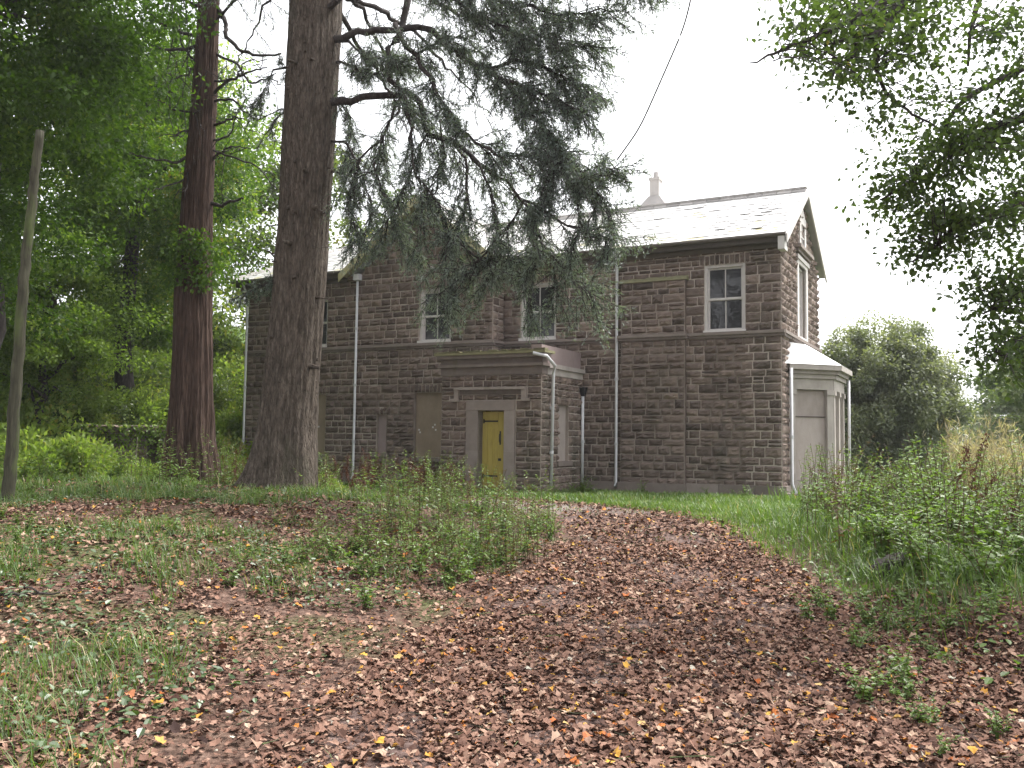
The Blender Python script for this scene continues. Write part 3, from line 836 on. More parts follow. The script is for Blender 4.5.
# ================================================================== the bay (part of the house)
bayp = [(0.0, .8), (1.0, 1.8), (1.0, 3.75), (0.0, 4.75)]
BP = [H(u, v, 0) for u, v in bayp]
bay = None
mb_w, mb_t, mb_c = MB(), MB(), MB()
for i in range(3):
    A, B_ = BP[i], BP[i + 1]; S = unit(B_ - A); L = np.linalg.norm(B_ - A); N = unit(np.cross(S, DZ))
    fr = frame(A, S, N)
    mb_w.box(fr, 0.0, L, -.2, .42, -.2, .06, .45)                                   # base
    npan = 1 if i != 1 else 2
    pw = .2
    xs = [0.0] + [L * k / npan for k in range(1, npan)] + [L]
    for k, x in enumerate(xs):
        a, b = (x - pw / 2, x + pw / 2) if 0 < k < npan else ((x, x + pw) if k == 0 else (x - pw, x))
        mb_t.box(fr, a, b, .425, 2.9, -.15, .05, .6); mb_t.box(fr, a - .02, b + .02, .425, .62, -.15, .075, .5); mb_t.box(fr, a - .025, b + .025, 2.76, 2.895, -.15, .085, .6)
    mb_t.box(fr, 0, L, 2.902, 3.2, -.2, .05, .5); mb_c.box(fr, -.03, L + .03, 3.202, 3.32, -.2, .11, .4); mb_c.box(fr, -.06, L + .06, 3.322, 3.43, -.2, .17, .3); mb_c.box(fr, -.11, L + .11, 3.432, 3.57, -.2, .27, .55)
    for k in range(npan):
        a, b = xs[k] + (pw if k == 0 else pw / 2), xs[k + 1] - (pw if k == npan - 1 else pw / 2)
        q = MB(); q.box(fr, a + .003, b - .003, .43, 2.15, -.1, -.06, random.uniform(.45, .7)); q.box(fr, a + .003, b - .003, 2.175, 2.89, -.1, -.07, .3)
        q.build('window_board', M['board_pale'], house)
        q = MB(); q.box(fr, a + .003, b - .003, 2.152, 2.173, -.11, -.03, .2); q.build('batten', M['soffit'], house)
mb_w.build('bay_wall', M['bay_stone'], house); mb_t.build('pilaster', M['bay_stone'], house); mb_c.build('cornice', M['bay_stone'], house)
ov = [(-.0, .45), (1.12, 1.62), (1.3, 1.75), (1.3, 3.8), (0.0, 5.12)]
ov = [(0.0, .40), (1.27, 1.67), (1.27, 3.88), (0.0, 5.15)]
tp = [(0.0, .95), (0.3, 1.75), (0.3, 3.75), (0.0, 4.6)]
V = [H(u, v, 3.575) for u, v in ov] + [H(u, v, 4.2) for u, v in tp]
mb = MB(); mb.add(V, [(0, 1, 5, 4), (1, 2, 6, 5), (2, 3, 7, 6), (4, 5, 6, 7), (3, 2, 1, 0)], .6)
mb.build('bay_roof', M['lead'], house)
mb = MB(); mb.box(fr_E, .7, 4.9, -.2, .12, .0, 1.3, .4); mb.box(fr_E, .5, 5.1, -.25, -.02, .0, 1.55, .2); mb.build('bay_footing', M['dressed'], house)
pipe([H(.14, .55, 3.45), H(.14, .55, .35), H(.28, .4, .1)], .045, brackets=[H(.14, .55, 1.6)])
pipe([H(1.18, 3.75, 3.3), H(1.18, 3.75, .1)], .04)

# ================================================================== PLANT MATERIALS
M['needle'] = mat_leaf('blue_green_needles', [(0.0, (0.065, 0.085, 0.078)), (0.5, (0.13, 0.172, 0.155)), (1.0, (0.21, 0.26, 0.225))], 0.42, 0.07)
M['leaf_a'] = mat_leaf('broad_leaves', [(0.0, (0.026, 0.055, 0.008)), (0.5, (0.062, 0.12, 0.015)), (0.85, (0.12, 0.185, 0.026)), (1.0, (0.22, 0.2, 0.04))], 0.5, 0.02)
M['leaf_c'] = mat_leaf('lit_undergrowth', [(0.0, (0.065, 0.11, 0.02)), (0.5, (0.15, 0.225, 0.045)), (0.85, (0.24, 0.31, 0.08)), (1.0, (0.32, 0.3, 0.07))], 0.58, 0.02)  # lighter copy of the broad leaves, light on the bank painted into the colour
M['leaf_b'] = mat_leaf('pale_leaves', [(0.0, (0.05, 0.085, 0.02)), (0.5, (0.11, 0.15, 0.04)), (0.85, (0.2, 0.21, 0.06)), (1.0, (0.34, 0.26, 0.06))], 0.5, 0.04)
M['leaf_r'] = mat_leaf('overhanging_leaves', [(0.0, (0.03, 0.045, 0.02)), (0.5, (0.062, 0.098, 0.03)), (0.9, (0.10, 0.15, 0.045)), (1.0, (0.2, 0.17, 0.05))], 0.55, 0.03)
M['yew'] = mat_leaf('yew_foliage', [(0.0, (0.09, 0.11, 0.075)), (0.5, (0.17, 0.195, 0.125)), (1.0, (0.28, 0.29, 0.18))], 0.4, 0.05)
M['pale_far'] = mat_leaf('far_foliage', [(0.0, (0.07, 0.10, 0.05)), (0.5, (0.13, 0.17, 0.085)), (1.0, (0.24, 0.25, 0.12))], 0.4, 0.03)
M['weed'] = mat_leaf('weed_leaves', [(0.0, (0.05, 0.09, 0.018)), (0.5, (0.12, 0.195, 0.042)), (0.88, (0.2, 0.28, 0.085)), (0.92, (0.13, 0.085, 0.04)), (1.0, (0.1, 0.06, 0.03))], 0.42, 0.05)
M['dock'] = mat_leaf('rusty_seed_heads', [(0.0, (0.05, 0.018, 0.012)), (0.6, (0.12, 0.045, 0.03)), (0.8, (0.2, 0.09, 0.045)), (1.0, (0.07, 0.12, 0.03))], 0.2, 0.03)
M['straw'] = mat_leaf('straw_stalks', [(0.0, (0.18, 0.125, 0.08)), (0.5, (0.34, 0.28, 0.2)), (1.0, (0.5, 0.45, 0.36))], 0.4, 0.03)
M['grass'] = mat_leaf('grass_blades', [(0.0, (0.035, 0.07, 0.014)), (0.5, (0.085, 0.15, 0.028)), (0.8, (0.15, 0.23, 0.05)), (0.88, (0.28, 0.24, 0.1)), (1.0, (0.4, 0.34, 0.18))], 0.42, 0.05)
M['ivy'] = mat_leaf('low_leaves', [(0.0, (0.02, 0.04, 0.01)), (0.5, (0.045, 0.085, 0.02)), (1.0, (0.10, 0.16, 0.045))], 0.3, 0.08)
m_, nt_, o_ = new_mat('dead_leaves')
c_ = ramp(nt_, attr(nt_), [(0.0, (0.035, 0.02, 0.017)), (0.25, (0.095, 0.05, 0.036)), (0.55, (0.19, 0.105, 0.076)), (0.8, (0.30, 0.19, 0.14)), (0.9, (0.37, 0.26, 0.19)), (0.93, (0.36, 0.11, 0.035)), (0.97, (0.46, 0.27, 0.05)), (1.0, (0.36, 0.33, 0.27))])
finish(nt_, o_, c_, 0.75, None, 0.12)
M['dead'] = m_

# ================================================================== LEAF AND BRANCH BUILDERS
def rdir(n):
    d = R.normal(size=(n, 3)); return d / np.linalg.norm(d, axis=1, keepdims=True)
def nrmz(a): return a / (np.linalg.norm(a, axis=-1, keepdims=True) + 1e-9)
TPL = {
 'rh': (np.array([(0, 0, 0), (.42, .5, .06), (1, 0, 0), (.42, -.5, .06)]), [(0, 1, 2, 3)]),
 'fold': (np.array([(0, 0, 0), (.22, .42, .14), (.6, .46, .12), (1, 0, -.05), (.6, -.46, .12), (.22, -.42, .14)]), [(0, 1, 2, 3), (0, 3, 4, 5)]),
 'needle': (np.array([(0, .3, 0), (.55, .5, 0), (1, 0, 0), (.55, -.5, 0)]), [(0, 1, 2, 3)]),
}
def leaf_arrays(P, D, L, W, shape='rh', side=None):
    n = len(P); T, Fc = TPL[shape]
    if side is None: side = rdir(n)
    S = nrmz(np.cross(D, side)); N = np.cross(S, D)
    L = np.broadcast_to(L, (n,)); W = np.broadcast_to(W, (n,))
    V = (P[:, None] + D[:, None] * (L[:, None] * T[None, :, 0])[..., None] + S[:, None] * (W[:, None] * T[None, :, 1])[..., None] + N[:, None] * (W[:, None] * T[None, :, 2])[..., None])
    k = len(T)
    Fq = np.concatenate([np.array(f)[None] + (np.arange(n) * k)[:, None] for f in Fc])
    return V.reshape(-1, 3), Fq, k
def leaf_obj(name, P, D, L, W, tone, mat, parent=None, shape='rh', side=None):
    V, Fq, k = leaf_arrays(P, D, L, W, shape, side)
    return mesh_obj(name, V, [Fq], mat, parent, tone=np.repeat(tone, k))

def crown_points(centres, radii, per, squash=0.6):
    """leaf positions gathered round clump centres"""
    n = len(centres) * per
    c = np.repeat(centres, per, 0); r = np.repeat(radii, per)
    d = rdir(n); rad = R.random(n) ** 0.5
    P = c + d * (r * rad)[:, None] * np.array([1, 1, squash])
    return P, d, np.repeat(np.arange(len(centres)), per)

def wander(a, b, n, amp, sag=0.0):
    a, b = np.asarray(a, float), np.asarray(b, float)
    t = np.linspace(0, 1, n)[:, None]
    p = a + (b - a) * t
    off = np.cumsum(R.normal(size=(n, 3)), 0) * amp / n ** .5
    off = off - t * off[-1]
    p = p + off
    p[:, 2] -= sag * (4 * t[:, 0] * (1 - t[:, 0]))
    return p

def clump_set(c, rad, n, lo=0.45, gap=0.0):
    d = rdir(n); r = lo + (1 - lo) * R.random(n)
    return np.asarray(c) + d * r[:, None] * np.asarray(rad)

def broadleaf(name, label, base, trunk_h, c, rad, n_cl, per, size, mat, r_tr=.25, bark='bark_dark', cat='tree', group=None, cl_r=1.0, tone0=.45, lean=None, shape='rh', tvar=.14, limbs=14, lo=.4, squash=.55):
    bx_, by_ = base; z = gz(bx_, by_)
    root = empty(name, (bx_, by_, z)); tag(root, label, cat, group)
    c = np.asarray(c, float)
    top = np.array([c[0], c[1], c[2] + rad[2] * .6])
    tr = wander((bx_, by_, z - .3), top, 14, .35)
    mb = MB(); mb.tube(tr, [r_tr * (1.35 if i == 0 else 1.08) * (1 - .8 * i / 13) + .02 for i in range(14)], 12)
    mb.build('trunk', M[bark], root, smooth_sh=True)
    C_ = clump_set(c, rad, n_cl, lo)
    C_ = C_[C_[:, 2] > ground(C_[:, 0], C_[:, 1]) + .6]
    mb = MB()
    for k in R.choice(len(C_), min(limbs, len(C_)), replace=False):
        i = int(np.clip(np.searchsorted(tr[:, 2], C_[k, 2] - .25 * rad[0]), 2, 12))
        p = wander(tr[i], C_[k], 7, .3, -.3); l = np.linalg.norm(C_[k] - tr[i])
        mb.tube(p, list(np.linspace(.03 + .016 * l, .012, 7)), 5)
    if mb.v: mb.build_each('limb', M[bark], root)
    P, d, idx = crown_points(C_, cl_r * (.6 + .8 * R.random(len(C_))), per, squash)
    D = nrmz(d * .6 + rdir(len(P)) * .8 + np.array([0, 0, -.35]))
    ct = tone0 + R.normal(size=len(C_)) * tvar
    tone = np.clip(ct[idx] + R.normal(size=len(P)) * .13, 0, 1)
    L = size * (.7 + .6 * R.random(len(P)))
    leaf_obj('crown', P, D, L, L * .62, tone, mat, root, shape, side=nrmz(rdir(len(P)) * .8 + np.array([0, 0, 1.0])))
    return root

def big_trunk(px_path, Y, half_px, extra, nseg, flute, name, mat, parent, roots=(), rough=.075):
    """a trunk with buttressed foot and uneven bark, px path read from the survey picture at depth Y"""
    C_ = np.array([at(x, y, Y) for x, y in px_path]); r = np.array(half_px, float) / F * Y
    C_ = np.vstack([C_, extra[0]]); r = np.concatenate([r, extra[1]])
    zz = np.concatenate([np.arange(C_[0, 2], C_[0, 2] + 2.0, .05), np.arange(C_[0, 2] + 2.0, C_[-1, 2], .14)])
    V = []
    for z in zz:
        cx_, cy_ = np.interp(z, C_[:, 2], C_[:, 0]), np.interp(z, C_[:, 2], C_[:, 1]); rr = np.interp(z, C_[:, 2], r)
        th = np.linspace(0, 2 * np.pi, nseg, endpoint=False)
        h = z - C_[0, 2]
        ru = rr * (1 + flute * np.sin(th * 7 + 1.3 * np.sin(z * .5)) * (.35 + .65 * math.exp(-h / 1.6)) + .05 * (noise2(th * 6, z * 1.2 + 40, .7) - .5) + rough * (noise2(np.cos(th) * 9 + 20, np.sin(th) * 9 + z * .22, .42) - .5) + rough * .6 * (noise2(np.cos(th) * 17 + 60, np.sin(th) * 17 + z * .5, .4) - .5))
        for a, amp, wd in roots:
            ru = ru + amp * math.exp(-h / .5) * np.exp(-((np.angle(np.exp(1j * (th - a)))) / wd) ** 2)
        V.append(np.stack([cx_ + ru * np.cos(th), cy_ + ru * np.sin(th), np.full(nseg, z)], 1))
    n = len(zz); V = np.concatenate(V); q = np.arange(n * nseg).reshape(n, nseg); q2 = np.roll(q, -1, 1)
    Fq = np.stack([q[:-1], q2[:-1], q2[1:], q[1:]], -1).reshape(-1, 4)
    return mesh_obj(name, V, [Fq], mat, parent, smooth_sh=True), C_

# ================================================================== THE BIG CONIFER IN FRONT OF THE HOUSE
YT = 16.8
b_ = at(283, 497, YT)
fir = empty('conifer_tree', (b_[0], b_[1], gz(b_[0], b_[1])))
tag(fir, 'massive grey barked conifer with drooping blue green boughs in front of the house', 'tree')
tr_o, trC = big_trunk([(281, 512), (284, 480), (287, 430), (298, 300), (305, 200), (312, 80), (316, 0)], YT, [36, 31, 27.5, 25.5, 25, 26, 26],
    (np.array([[-3.9, 17.0, 14.0], [-3.9, 17.0, 21.0]]), np.array([.40, .1])), 150, .05, 'trunk', M['bark_fir'], fir,
    roots=[(3.3, .85, .5), (4.6, .2, .5), (5.8, .22, .4), (1.2, .3, .5), (2.4, .25, .5)])

mb = MB()                                             # snapped stubs and burrs on the trunk
for k in range(34):
    z = R.uniform(1.8, 9.5); a = R.uniform(2.6, 6.2); cx_, cy_ = np.interp(z, trC[:, 2], trC[:, 0]), np.interp(z, trC[:, 2], trC[:, 1])
    d = np.array([math.cos(a), math.sin(a), -.15]); p = np.array([cx_, cy_, z]) + d * .44; l = R.choice([.05, .07, .1, .3]) ; r_ = R.uniform(.02, .05)
    mb.tube([p - d * .08, p + d * .03, p + d * (.03 + l)], [r_ * 1.9, r_ * 1.2, r_ * .6], 7)
mb.build_each('stub', M['bark_fir'], fir)
limb_mb = MB(); NP, ND, NL, NT = [], [], [], []     # needle sprays
def needles_on(a, b, dens, tone, L=.07, spread=.9):
    l = np.linalg.norm(b - a); n = max(2, int(l * dens))
    t = R.random(n)[:, None]
    NP.append(a + (b - a) * t + R.normal(size=(n, 3)) * .012)
    ND.append(nrmz((b - a) / (l + 1e-6) * .75 + rdir(n) * spread + np.array([0, 0, -.1])))
    NL.append(L * (.7 + .6 * R.random(n))); NT.append(np.clip(tone + R.normal(size=n) * .14, 0, 1))
def spray(p, d, length, r, dens, tone, droop=.5, sub=True):
    """one drooping branchlet with hanging side twigs"""
    n = 6; pts = [np.array(p, float)]; d = np.array(d, float)
    for k in range(n):
        d = nrmz(d + np.array([0, 0, -droop / n * .45]) + R.normal(size=3) * .16)
        pts.append(pts[-1] + d * length / n)
    limb_mb.tube(pts, list(np.linspace(r, .004, len(pts))), 3, cap=False)
    for k in range(1, n):
        if k > 1: needles_on(pts[k], pts[k + 1], dens * .8, tone)
        if sub:
            for s_ in range(3 if k > 1 else 1):
                sd = nrmz(np.cross(d, R.normal(size=3)) * .8 + d * .8 + np.array([0, 0, -.45]))
                l = length * random.uniform(.18, .42)
                q = pts[k]; m = q + sd * l * .5; e = m + nrmz(sd + np.array([0, 0, -.5])) * l * .5
                limb_mb.tube([q, m, e], [.006, .004, .003], 3, cap=False)
                needles_on(q, m, dens, tone); needles_on(m, e, dens, tone)
def limb(px, Y0, Y1, r0, r1, start=.25, step=.3, length=(.5, 1.0), dens=58, tone=.45, droop=.5, pts=None, amount=1.0):
    P = np.array([at(x, y, Y0 + (Y1 - Y0) * i / (len(px) - 1)) for i, (x, y) in enumerate(px)]) if pts is None else np.asarray(pts)
    if px is not None and px[0][0] < 348 and px[0][1] > -10: P = np.vstack([at(318 - .065 * px[0][1] * .9, px[0][1] + 4, 16.8), P])
    seg = np.linalg.norm(np.diff(P, axis=0), axis=1); cum = np.concatenate([[0], np.cumsum(seg)])
    tot = cum[-1]; m = max(6, int(tot / .22))
    s_ = np.linspace(0, tot, m)
    Q = np.stack([np.interp(s_, cum, P[:, k]) for k in range(3)], 1)
    Q[1:-1] += R.normal(size=(m - 2, 3)) * .032
    limb_mb.tube(Q, list(np.linspace(r0, r1, m) * R.uniform(.85, 1.2, m)), 7)
    for _ in range(int(tot * (4.5 if px is not None else 1.5) * amount)):                     # dead bare twigs
        j = int(R.integers(1, m)); e = Q[j] + nrmz(R.normal(size=3) + np.array([0, 0, -.5])) * R.uniform(.3, 1.0)
        limb_mb.tube(wander(Q[j], e, 6, .12, .05), list(np.linspace(.009, .003, 6)), 3, cap=False)
    x = start * tot
    while x < tot:
        p = np.array([np.interp(x, cum, P[:, k]) for k in range(3)])
        i = min(np.searchsorted(cum, x), len(P) - 1); d = nrmz(P[i] - P[i - 1])
        for _ in range(2):
            if R.random() < amount:
                sd = nrmz(np.cross(d, np.array([0, 0, 1.0])) * R.choice([-1, 1]) * R.uniform(.2, 1) + d * R.uniform(.1, 1.0) + np.array([0, 0, R.uniform(-.75, .45)]))
                spray(p, sd, R.uniform(*length), .011, dens, tone + R.normal() * .1, droop)
        x += (.43 if tone < .45 else 1.0) * step * R.uniform(.6, 1.4)
    spray(P[-1], nrmz(P[-1] - P[-2]), length[1] * .8, .009, dens, tone, droop)
limb([(334, 36), (371, 32), (400, 29), (425, 25), (442, 39), (462, 56), (489, 69), (505, 80), (520, 102), (537, 119), (554, 142), (571, 169), (592, 188)], 16.6, 13.6, .07, .016, .42, .2, (.4, .95), tone=.35)
limb([(489, 69), (510, 62), (535, 62), (560, 72), (588, 88)], 14.8, 14.0, .035, .012, .1, .16, (.4, .9), tone=.32)
limb([(505, 80), (530, 88), (556, 98), (580, 112)], 14.6, 13.8, .03, .012, .1, .16, (.4, .8), tone=.32)
limb([(410, -40), (405, 17), (388, 51), (388, 78), (401, 95), (411, 112), (411, 146), (415, 175)], 16.3, 15.2, .09, .015, .55, .25, (.5, .9))
limb([(395, 24), (401, 37), (422, 64), (435, 88), (449, 112), (466, 135), (489, 152), (512, 156), (540, 160), (556, 168)], 16.0, 14.0, .05, .012, .3, .26, (.4, .8), tone=.38)
limb([(332, 102), (357, 98), (388, 95), (405, 91), (422, 105), (428, 132), (455, 146), (479, 163), (503, 183), (523, 200), (532, 215), (540, 240), (552, 262), (556, 285)], 16.6, 14.2, .075, .014, .3, .19, (.5, 1.1), tone=.5)
limb([(455, 146), (466, 170), (466, 203), (455, 230), (443, 255)], 15.3, 14.9, .03, .008, .1, .17, (.5, 1.0), tone=.55, droop=.8)
limb([(396, 100), (393, 112), (384, 135), (361, 159), (343, 182)], 16.0, 16.3, .035, .009, .2, .2, (.4, .9), tone=.5, droop=.7)
limb([(428, 132), (415, 160), (402, 190), (388, 220)], 15.6, 15.5, .03, .009, .15, .19, (.4, .9), tone=.55, droop=.8)
limb([(523, 200), (505, 235), (478, 265), (445, 290)], 14.5, 15.0, .025, .008, .1, .18, (.5, 1.0), tone=.6, droop=.7)
limb([(523, 200), (560, 222), (592, 236), (618, 240)], 14.4, 13.4, .025, .008, .1, .17, (.4, .8), tone=.5)
limb([(540, 240), (560, 265), (575, 282), (590, 292)], 14.3, 13.8, .02, .007, .1, .16, (.5, .9), tone=.62, droop=.7)
limb([(540, 250), (528, 280), (530, 300)], 14.3, 14.2, .02, .007, .05, .16, (.4, .8), tone=.62, droop=.9)
limb([(571, 169), (598, 176), (617, 168)], 13.8, 13.2, .018, .007, .1, .14, (.3, .6), tone=.36)
limb([(582, 180), (600, 200), (612, 222), (604, 250)], 13.8, 13.3, .02, .007, .1, .14, (.3, .65), tone=.45)
limb([(560, 160), (575, 195), (580, 225), (572, 250)], 14.0, 13.8, .02, .007, .1, .16, (.4, .7), tone=.5)
limb([(330, 5), (380, -25), (440, -18), (500, 0), (560, 14), (612, 12)], 16.4, 13.4, .07, .01, .3, .17, (.4, .9), tone=.33)
limb([(440, -18), (470, 15), (510, 30), (555, 42), (590, 45)], 15.4, 13.8, .03, .01, .1, .17, (.4, .9), tone=.34)
limb([(340, -60), (420, -80), (500, -70), (580, -40), (640, -20)], 16.2, 13.2, .07, .01, .3, .2, (.4, .9), tone=.36)
limb([(345, 60), (365, 78), (380, 70), (396, 60)], 16.6, 16.0, .04, .012, .3, .3, (.3, .5), tone=.4)
limb([(345, 140), (360, 170), (372, 205), (365, 235)], 16.6, 15.8, .03, .008, .2, .2, (.4, .8), tone=.5, droop=.8)
limb([(440, 120), (445, 160), (430, 195), (420, 225)], 15.6, 15.2, .02, .008, .2, .19, (.5, .9), tone=.55, droop=.8)
limb([(479, 163), (495, 210), (500, 245), (490, 275)], 15.0, 14.8, .02, .008, .1, .17, (.5, .9), tone=.6, droop=.8)
limb([(405, 91), (385, 130), (375, 170), (392, 215), (408, 245)], 16.2, 15.6, .03, .007, .25, .16, (.5, 1.0), tone=.55, droop=.5)
limb([(361, 159), (350, 190), (352, 220), (360, 240)], 16.3, 15.9, .02, .006, .1, .15, (.4, .8), tone=.55, droop=.5)
limb([(455, 230), (470, 255), (500, 262), (520, 255)], 15.0, 14.7, .02, .006, .0, .15, (.5, .9), tone=.62, droop=.5)
limb([(415, 175), (440, 205), (455, 250), (450, 290)], 15.3, 15.0, .02, .006, .05, .15, (.5, 1.0), tone=.6, droop=.5)
limb([(345, 40), (372, 60), (400, 62), (425, 50), (460, 35)], 16.5, 15.4, .03, .008, .3, .18, (.4, .8), tone=.38)
limb([(537, 119), (552, 150), (548, 185), (540, 205)], 14.2, 14.0, .02, .006, .05, .15, (.4, .8), tone=.42)
limb([(345, 100), (352, 130), (345, 160)], 16.7, 16.6, .02, .006, .2, .15, (.3, .6), tone=.5)
limb([(290, 60), (275, 74), (262, 92), (254, 108)], 16.8, 16.9, .03, .008, .3, .16, (.3, .5), tone=.5)
limb([(290, 110), (276, 118), (265, 135)], 16.8, 16.9, .025, .008, .3, .2, (.2, .4), tone=.5)
limb([(283, 277), (268, 284), (250, 290), (240, 296)], 16.7, 16.8, .03, .008, .3, .09, (.2, .35), tone=.45)
# boughs above the frame, all round the trunk
for k in range(30):
    z = R.uniform(9.6, 19.5); a = R.uniform(0, 2 * np.pi); l = (21.5 - z) * .42 + 1.2
    p0 = np.array([-3.9, 16.9, z]); tip = p0 + np.array([math.cos(a) * l, math.sin(a) * l, -.16 * l])
    limb(None, 0, 0, .06, .01, .25, .5, (.6, 1.2), dens=26, pts=wander(p0, tip, 7, .25, -.4), amount=.85)
limb_mb.build('boughs', M['bark_dark'], fir, smooth_sh=True)
NP_, ND_, NL_, NT_ = map(np.concatenate, (NP, ND, NL, NT))
leaf_obj('needles', NP_, ND_, NL_, NL_ * .17, NT_, M['needle'], fir, 'needle')
print('needles', len(NP_))

# ================================================================== THE REDDISH TRUNK AND ITS DEAD BRANCHES
YR = 19.6
b_ = at(191, 487, YR)
red = empty('redwood_tree', (b_[0], b_[1], gz(b_[0], b_[1])))
tag(red, 'tall straight reddish brown trunk with fluted foot and dead curling branches', 'tree')
big_trunk([(191, 500), (191, 480), (190, 440), (192, 380), (193, 300), (197, 203), (204, 100), (209, 0)], YR, [30, 26, 21.5, 19, 17.5, 14.5, 12, 10],
    (np.array([[-6.4, 19.7, 16.0], [-6.3, 19.7, 23.0]]), np.array([.16, .05])), 150, .10, 'trunk', M['bark_red'], red, rough=.12, roots=[(3.6, .12, .4), (5.4, .15, .4), (4.5, .1, .3), (.5, .2, .4)])
mb = MB()
q4 = lambda L: [(x / 2.955, y / 2.955) for x, y in L]
for L_, y1, r in [(q4([(640, 20), (665, 60), (670, 110), (710, 150), (760, 165), (830, 158)]), 18.2, .045), (q4([(632, 280), (670, 240), (730, 215), (790, 200)]), 18.6, .03),
    (q4([(632, 370), (690, 345), (720, 352)]), 19, .025), (q4([(625, 600), (660, 608), (700, 590), (720, 588)]), 19, .035), (q4([(560, 465), (520, 480), (460, 470), (390, 455)]), 18.8, .028),
    (q4([(600, 110), (520, 90), (460, 60), (430, 10)]), 18.6, .03), (q4([(600, 140), (510, 150), (430, 130), (390, 40)]), 18.4, .03), (q4([(630, 470), (680, 430), (740, 440)]), 19, .022),
    (q4([(575, 375), (530, 395), (500, 405)]), 19, .022), (q4([(630, 150), (700, 190), (740, 250), (800, 230), (830, 250)]), 18.4, .025), (q4([(580, 480), (555, 520), (545, 590)]), 19, .02),
    (q4([(600, 20), (545, 5), (510, -30)]), 19, .035), (q4([(620, 300), (690, 290), (720, 330), (760, 355), (835, 320)]), 18.3, .022), (q4([(620, 440), (700, 470), (760, 490), (820, 560)]), 18.5, .02),
    (q4([(585, 330), (520, 330), (480, 300), (440, 290)]), 18.6, .02), (q4([(575, 520), (500, 545), (440, 570)]), 18.6, .018), (q4([(590, 200), (530, 230), (490, 220), (450, 240)]), 18.6, .02),
    (q4([(615, 240), (690, 240), (725, 180), (790, 175)]), 18.6, .02), (q4([(610, 200), (560, 170), (530, 110), (535, 20)]), 19, .022), (q4([(625, 420), (680, 400), (700, 330), (730, 290)]), 18.9, .018),
    (q4([(500, -30), (515, 80), (495, 200), (500, 330), (520, 420)]), 18.9, .012), (q4([(540, -30), (560, 120), (540, 280), (550, 420)]), 19, .012), (q4([(640, 60), (610, 200), (570, 330), (600, 440)]), 19, .012)]:
    P = np.array([at(x, y, YR + (y1 - YR) * i / (len(L_) - 1)) for i, (x, y) in enumerate(L_)])
    t = np.linspace(0, len(P) - 1, 4 * len(P)); Q = np.stack([np.interp(t, np.arange(len(P)), P[:, k]) for k in range(3)], 1)
    Q[1:-1] = (Q[:-2] + Q[1:-1] * 2 + Q[2:]) / 4; Q[1:-1] += R.normal(size=(len(Q) - 2, 3)) * .018
    mb.tube(Q, list(np.linspace(r * 1.4, r * .45, len(Q))), 6)
    for _ in range(4):
        i = R.integers(2, len(Q) - 1); d = nrmz(Q[i] - Q[i - 1] + R.normal(size=3) * .5)
        e = Q[i] + d * R.uniform(.25, .7) + np.array([0, 0, R.uniform(-.15, .2)])
        mb.tube(wander(Q[i], e, 5, .08), list(np.linspace(.012, .004, 5)), 4)
mb.build('dead_branches', M['bark_dark'], red, smooth_sh=True)
P, d, idx = crown_points(np.array([at(x, y, 19.1) for x, y in [(192, 250), (205, 262), (180, 268), (196, 283), (188, 238), (207, 275), (170, 275), (200, 240), (178, 252), (214, 250)]]), np.full(10, .36), 130)
leaf_obj('ivy', P, nrmz(d + np.array([0, -.3, -.5])), .1, .07, np.clip(.5 + R.normal(size=len(P)) * .16, 0, 1), M['leaf_a'], red)
# boughs with foliage high above the frame
cs = np.array([[-6.4 + R.normal() * 1.3, 19.7 + R.normal() * 1.3, z] for z in R.uniform(13, 22, 30)])
P, d, idx = crown_points(cs, np.full(30, .9), 260)
leaf_obj('foliage', P, nrmz(d + np.array([0, 0, -.6])), .15, .05, np.clip(.45 + R.normal(size=len(P)) * .15, 0, 1), M['needle'], red)

# the bare pole at the left edge
P = [at(5, 520, 13.0), at(8, 495, 13.0), at(14, 420, 13.0), at(22, 300, 13.05), (at(32, 200, 13.1)), at(40, 131, 13.15)]
t = np.linspace(0, 5, 40); P = np.array(P); Q = np.stack([np.interp(t, np.arange(6), P[:, k]) for k in range(3)], 1); Q[1:-1] += R.normal(size=(38, 3)) * .006
Q[0, 2] = gz(Q[0, 0], Q[0, 1]) - .2
mb = MB(); mb.tube(Q, list(np.linspace(.10, .06, 40)), 14)
pole = set_origin(mb.build('bare_pole', M['bark_pole'], smooth_sh=True), Q[0])
tag(pole, 'bare broken sapling pole leaning at the left edge of the wood', 'dead tree')

# ================================================================== THE WOOD ON THE LEFT
TG = 'leafy trees of the wood left of the house'
broadleaf('broadleaf_tree', 'dark leafy tree with low sweeping boughs behind the bare pole', (-12.6, 20.5), 9, (-12.4, 20.3, 9.4), (4.6, 4.2, 6.0), 130, 420, .12, M['leaf_a'], .3, cl_r=1.05, tone0=.42, limbs=7)
broadleaf('broadleaf_tree', 'bright green tree between the bare pole and the reddish trunk', (-12.8, 29.0), 9, (-12.0, 28.5, 10.4), (3.5, 3.4, 6.2), 140, 400, .14, M['leaf_a'], .28, cl_r=1.1, tone0=.55)
broadleaf('broadleaf_tree', 'shaded tree deep in the wood at the far left', (-19.5, 29), 9, (-19.0, 28.5, 9.6), (5.0, 4, 7.0), 95, 300, .2, M['leaf_a'], .3, cl_r=1.3, tone0=.45)
broadleaf('broadleaf_tree', 'tall tree rising from the bank behind the reddish trunk', (-15.5, 38), 9, (-15.3, 38, 11.5), (4.6, 4, 7.5), 130, 330, .2, M['leaf_c'], .3, cl_r=1.4, tone0=.6)
broadleaf('broadleaf_tree', 'pale thin crowned tree glimpsed between the two big trunks', (-11.0, 42), 9, (-10.6, 42, 10.2), (3.6, 3, 6.4), 60, 240, .2, M['leaf_b'], .22, cl_r=1.15, tone0=.5)
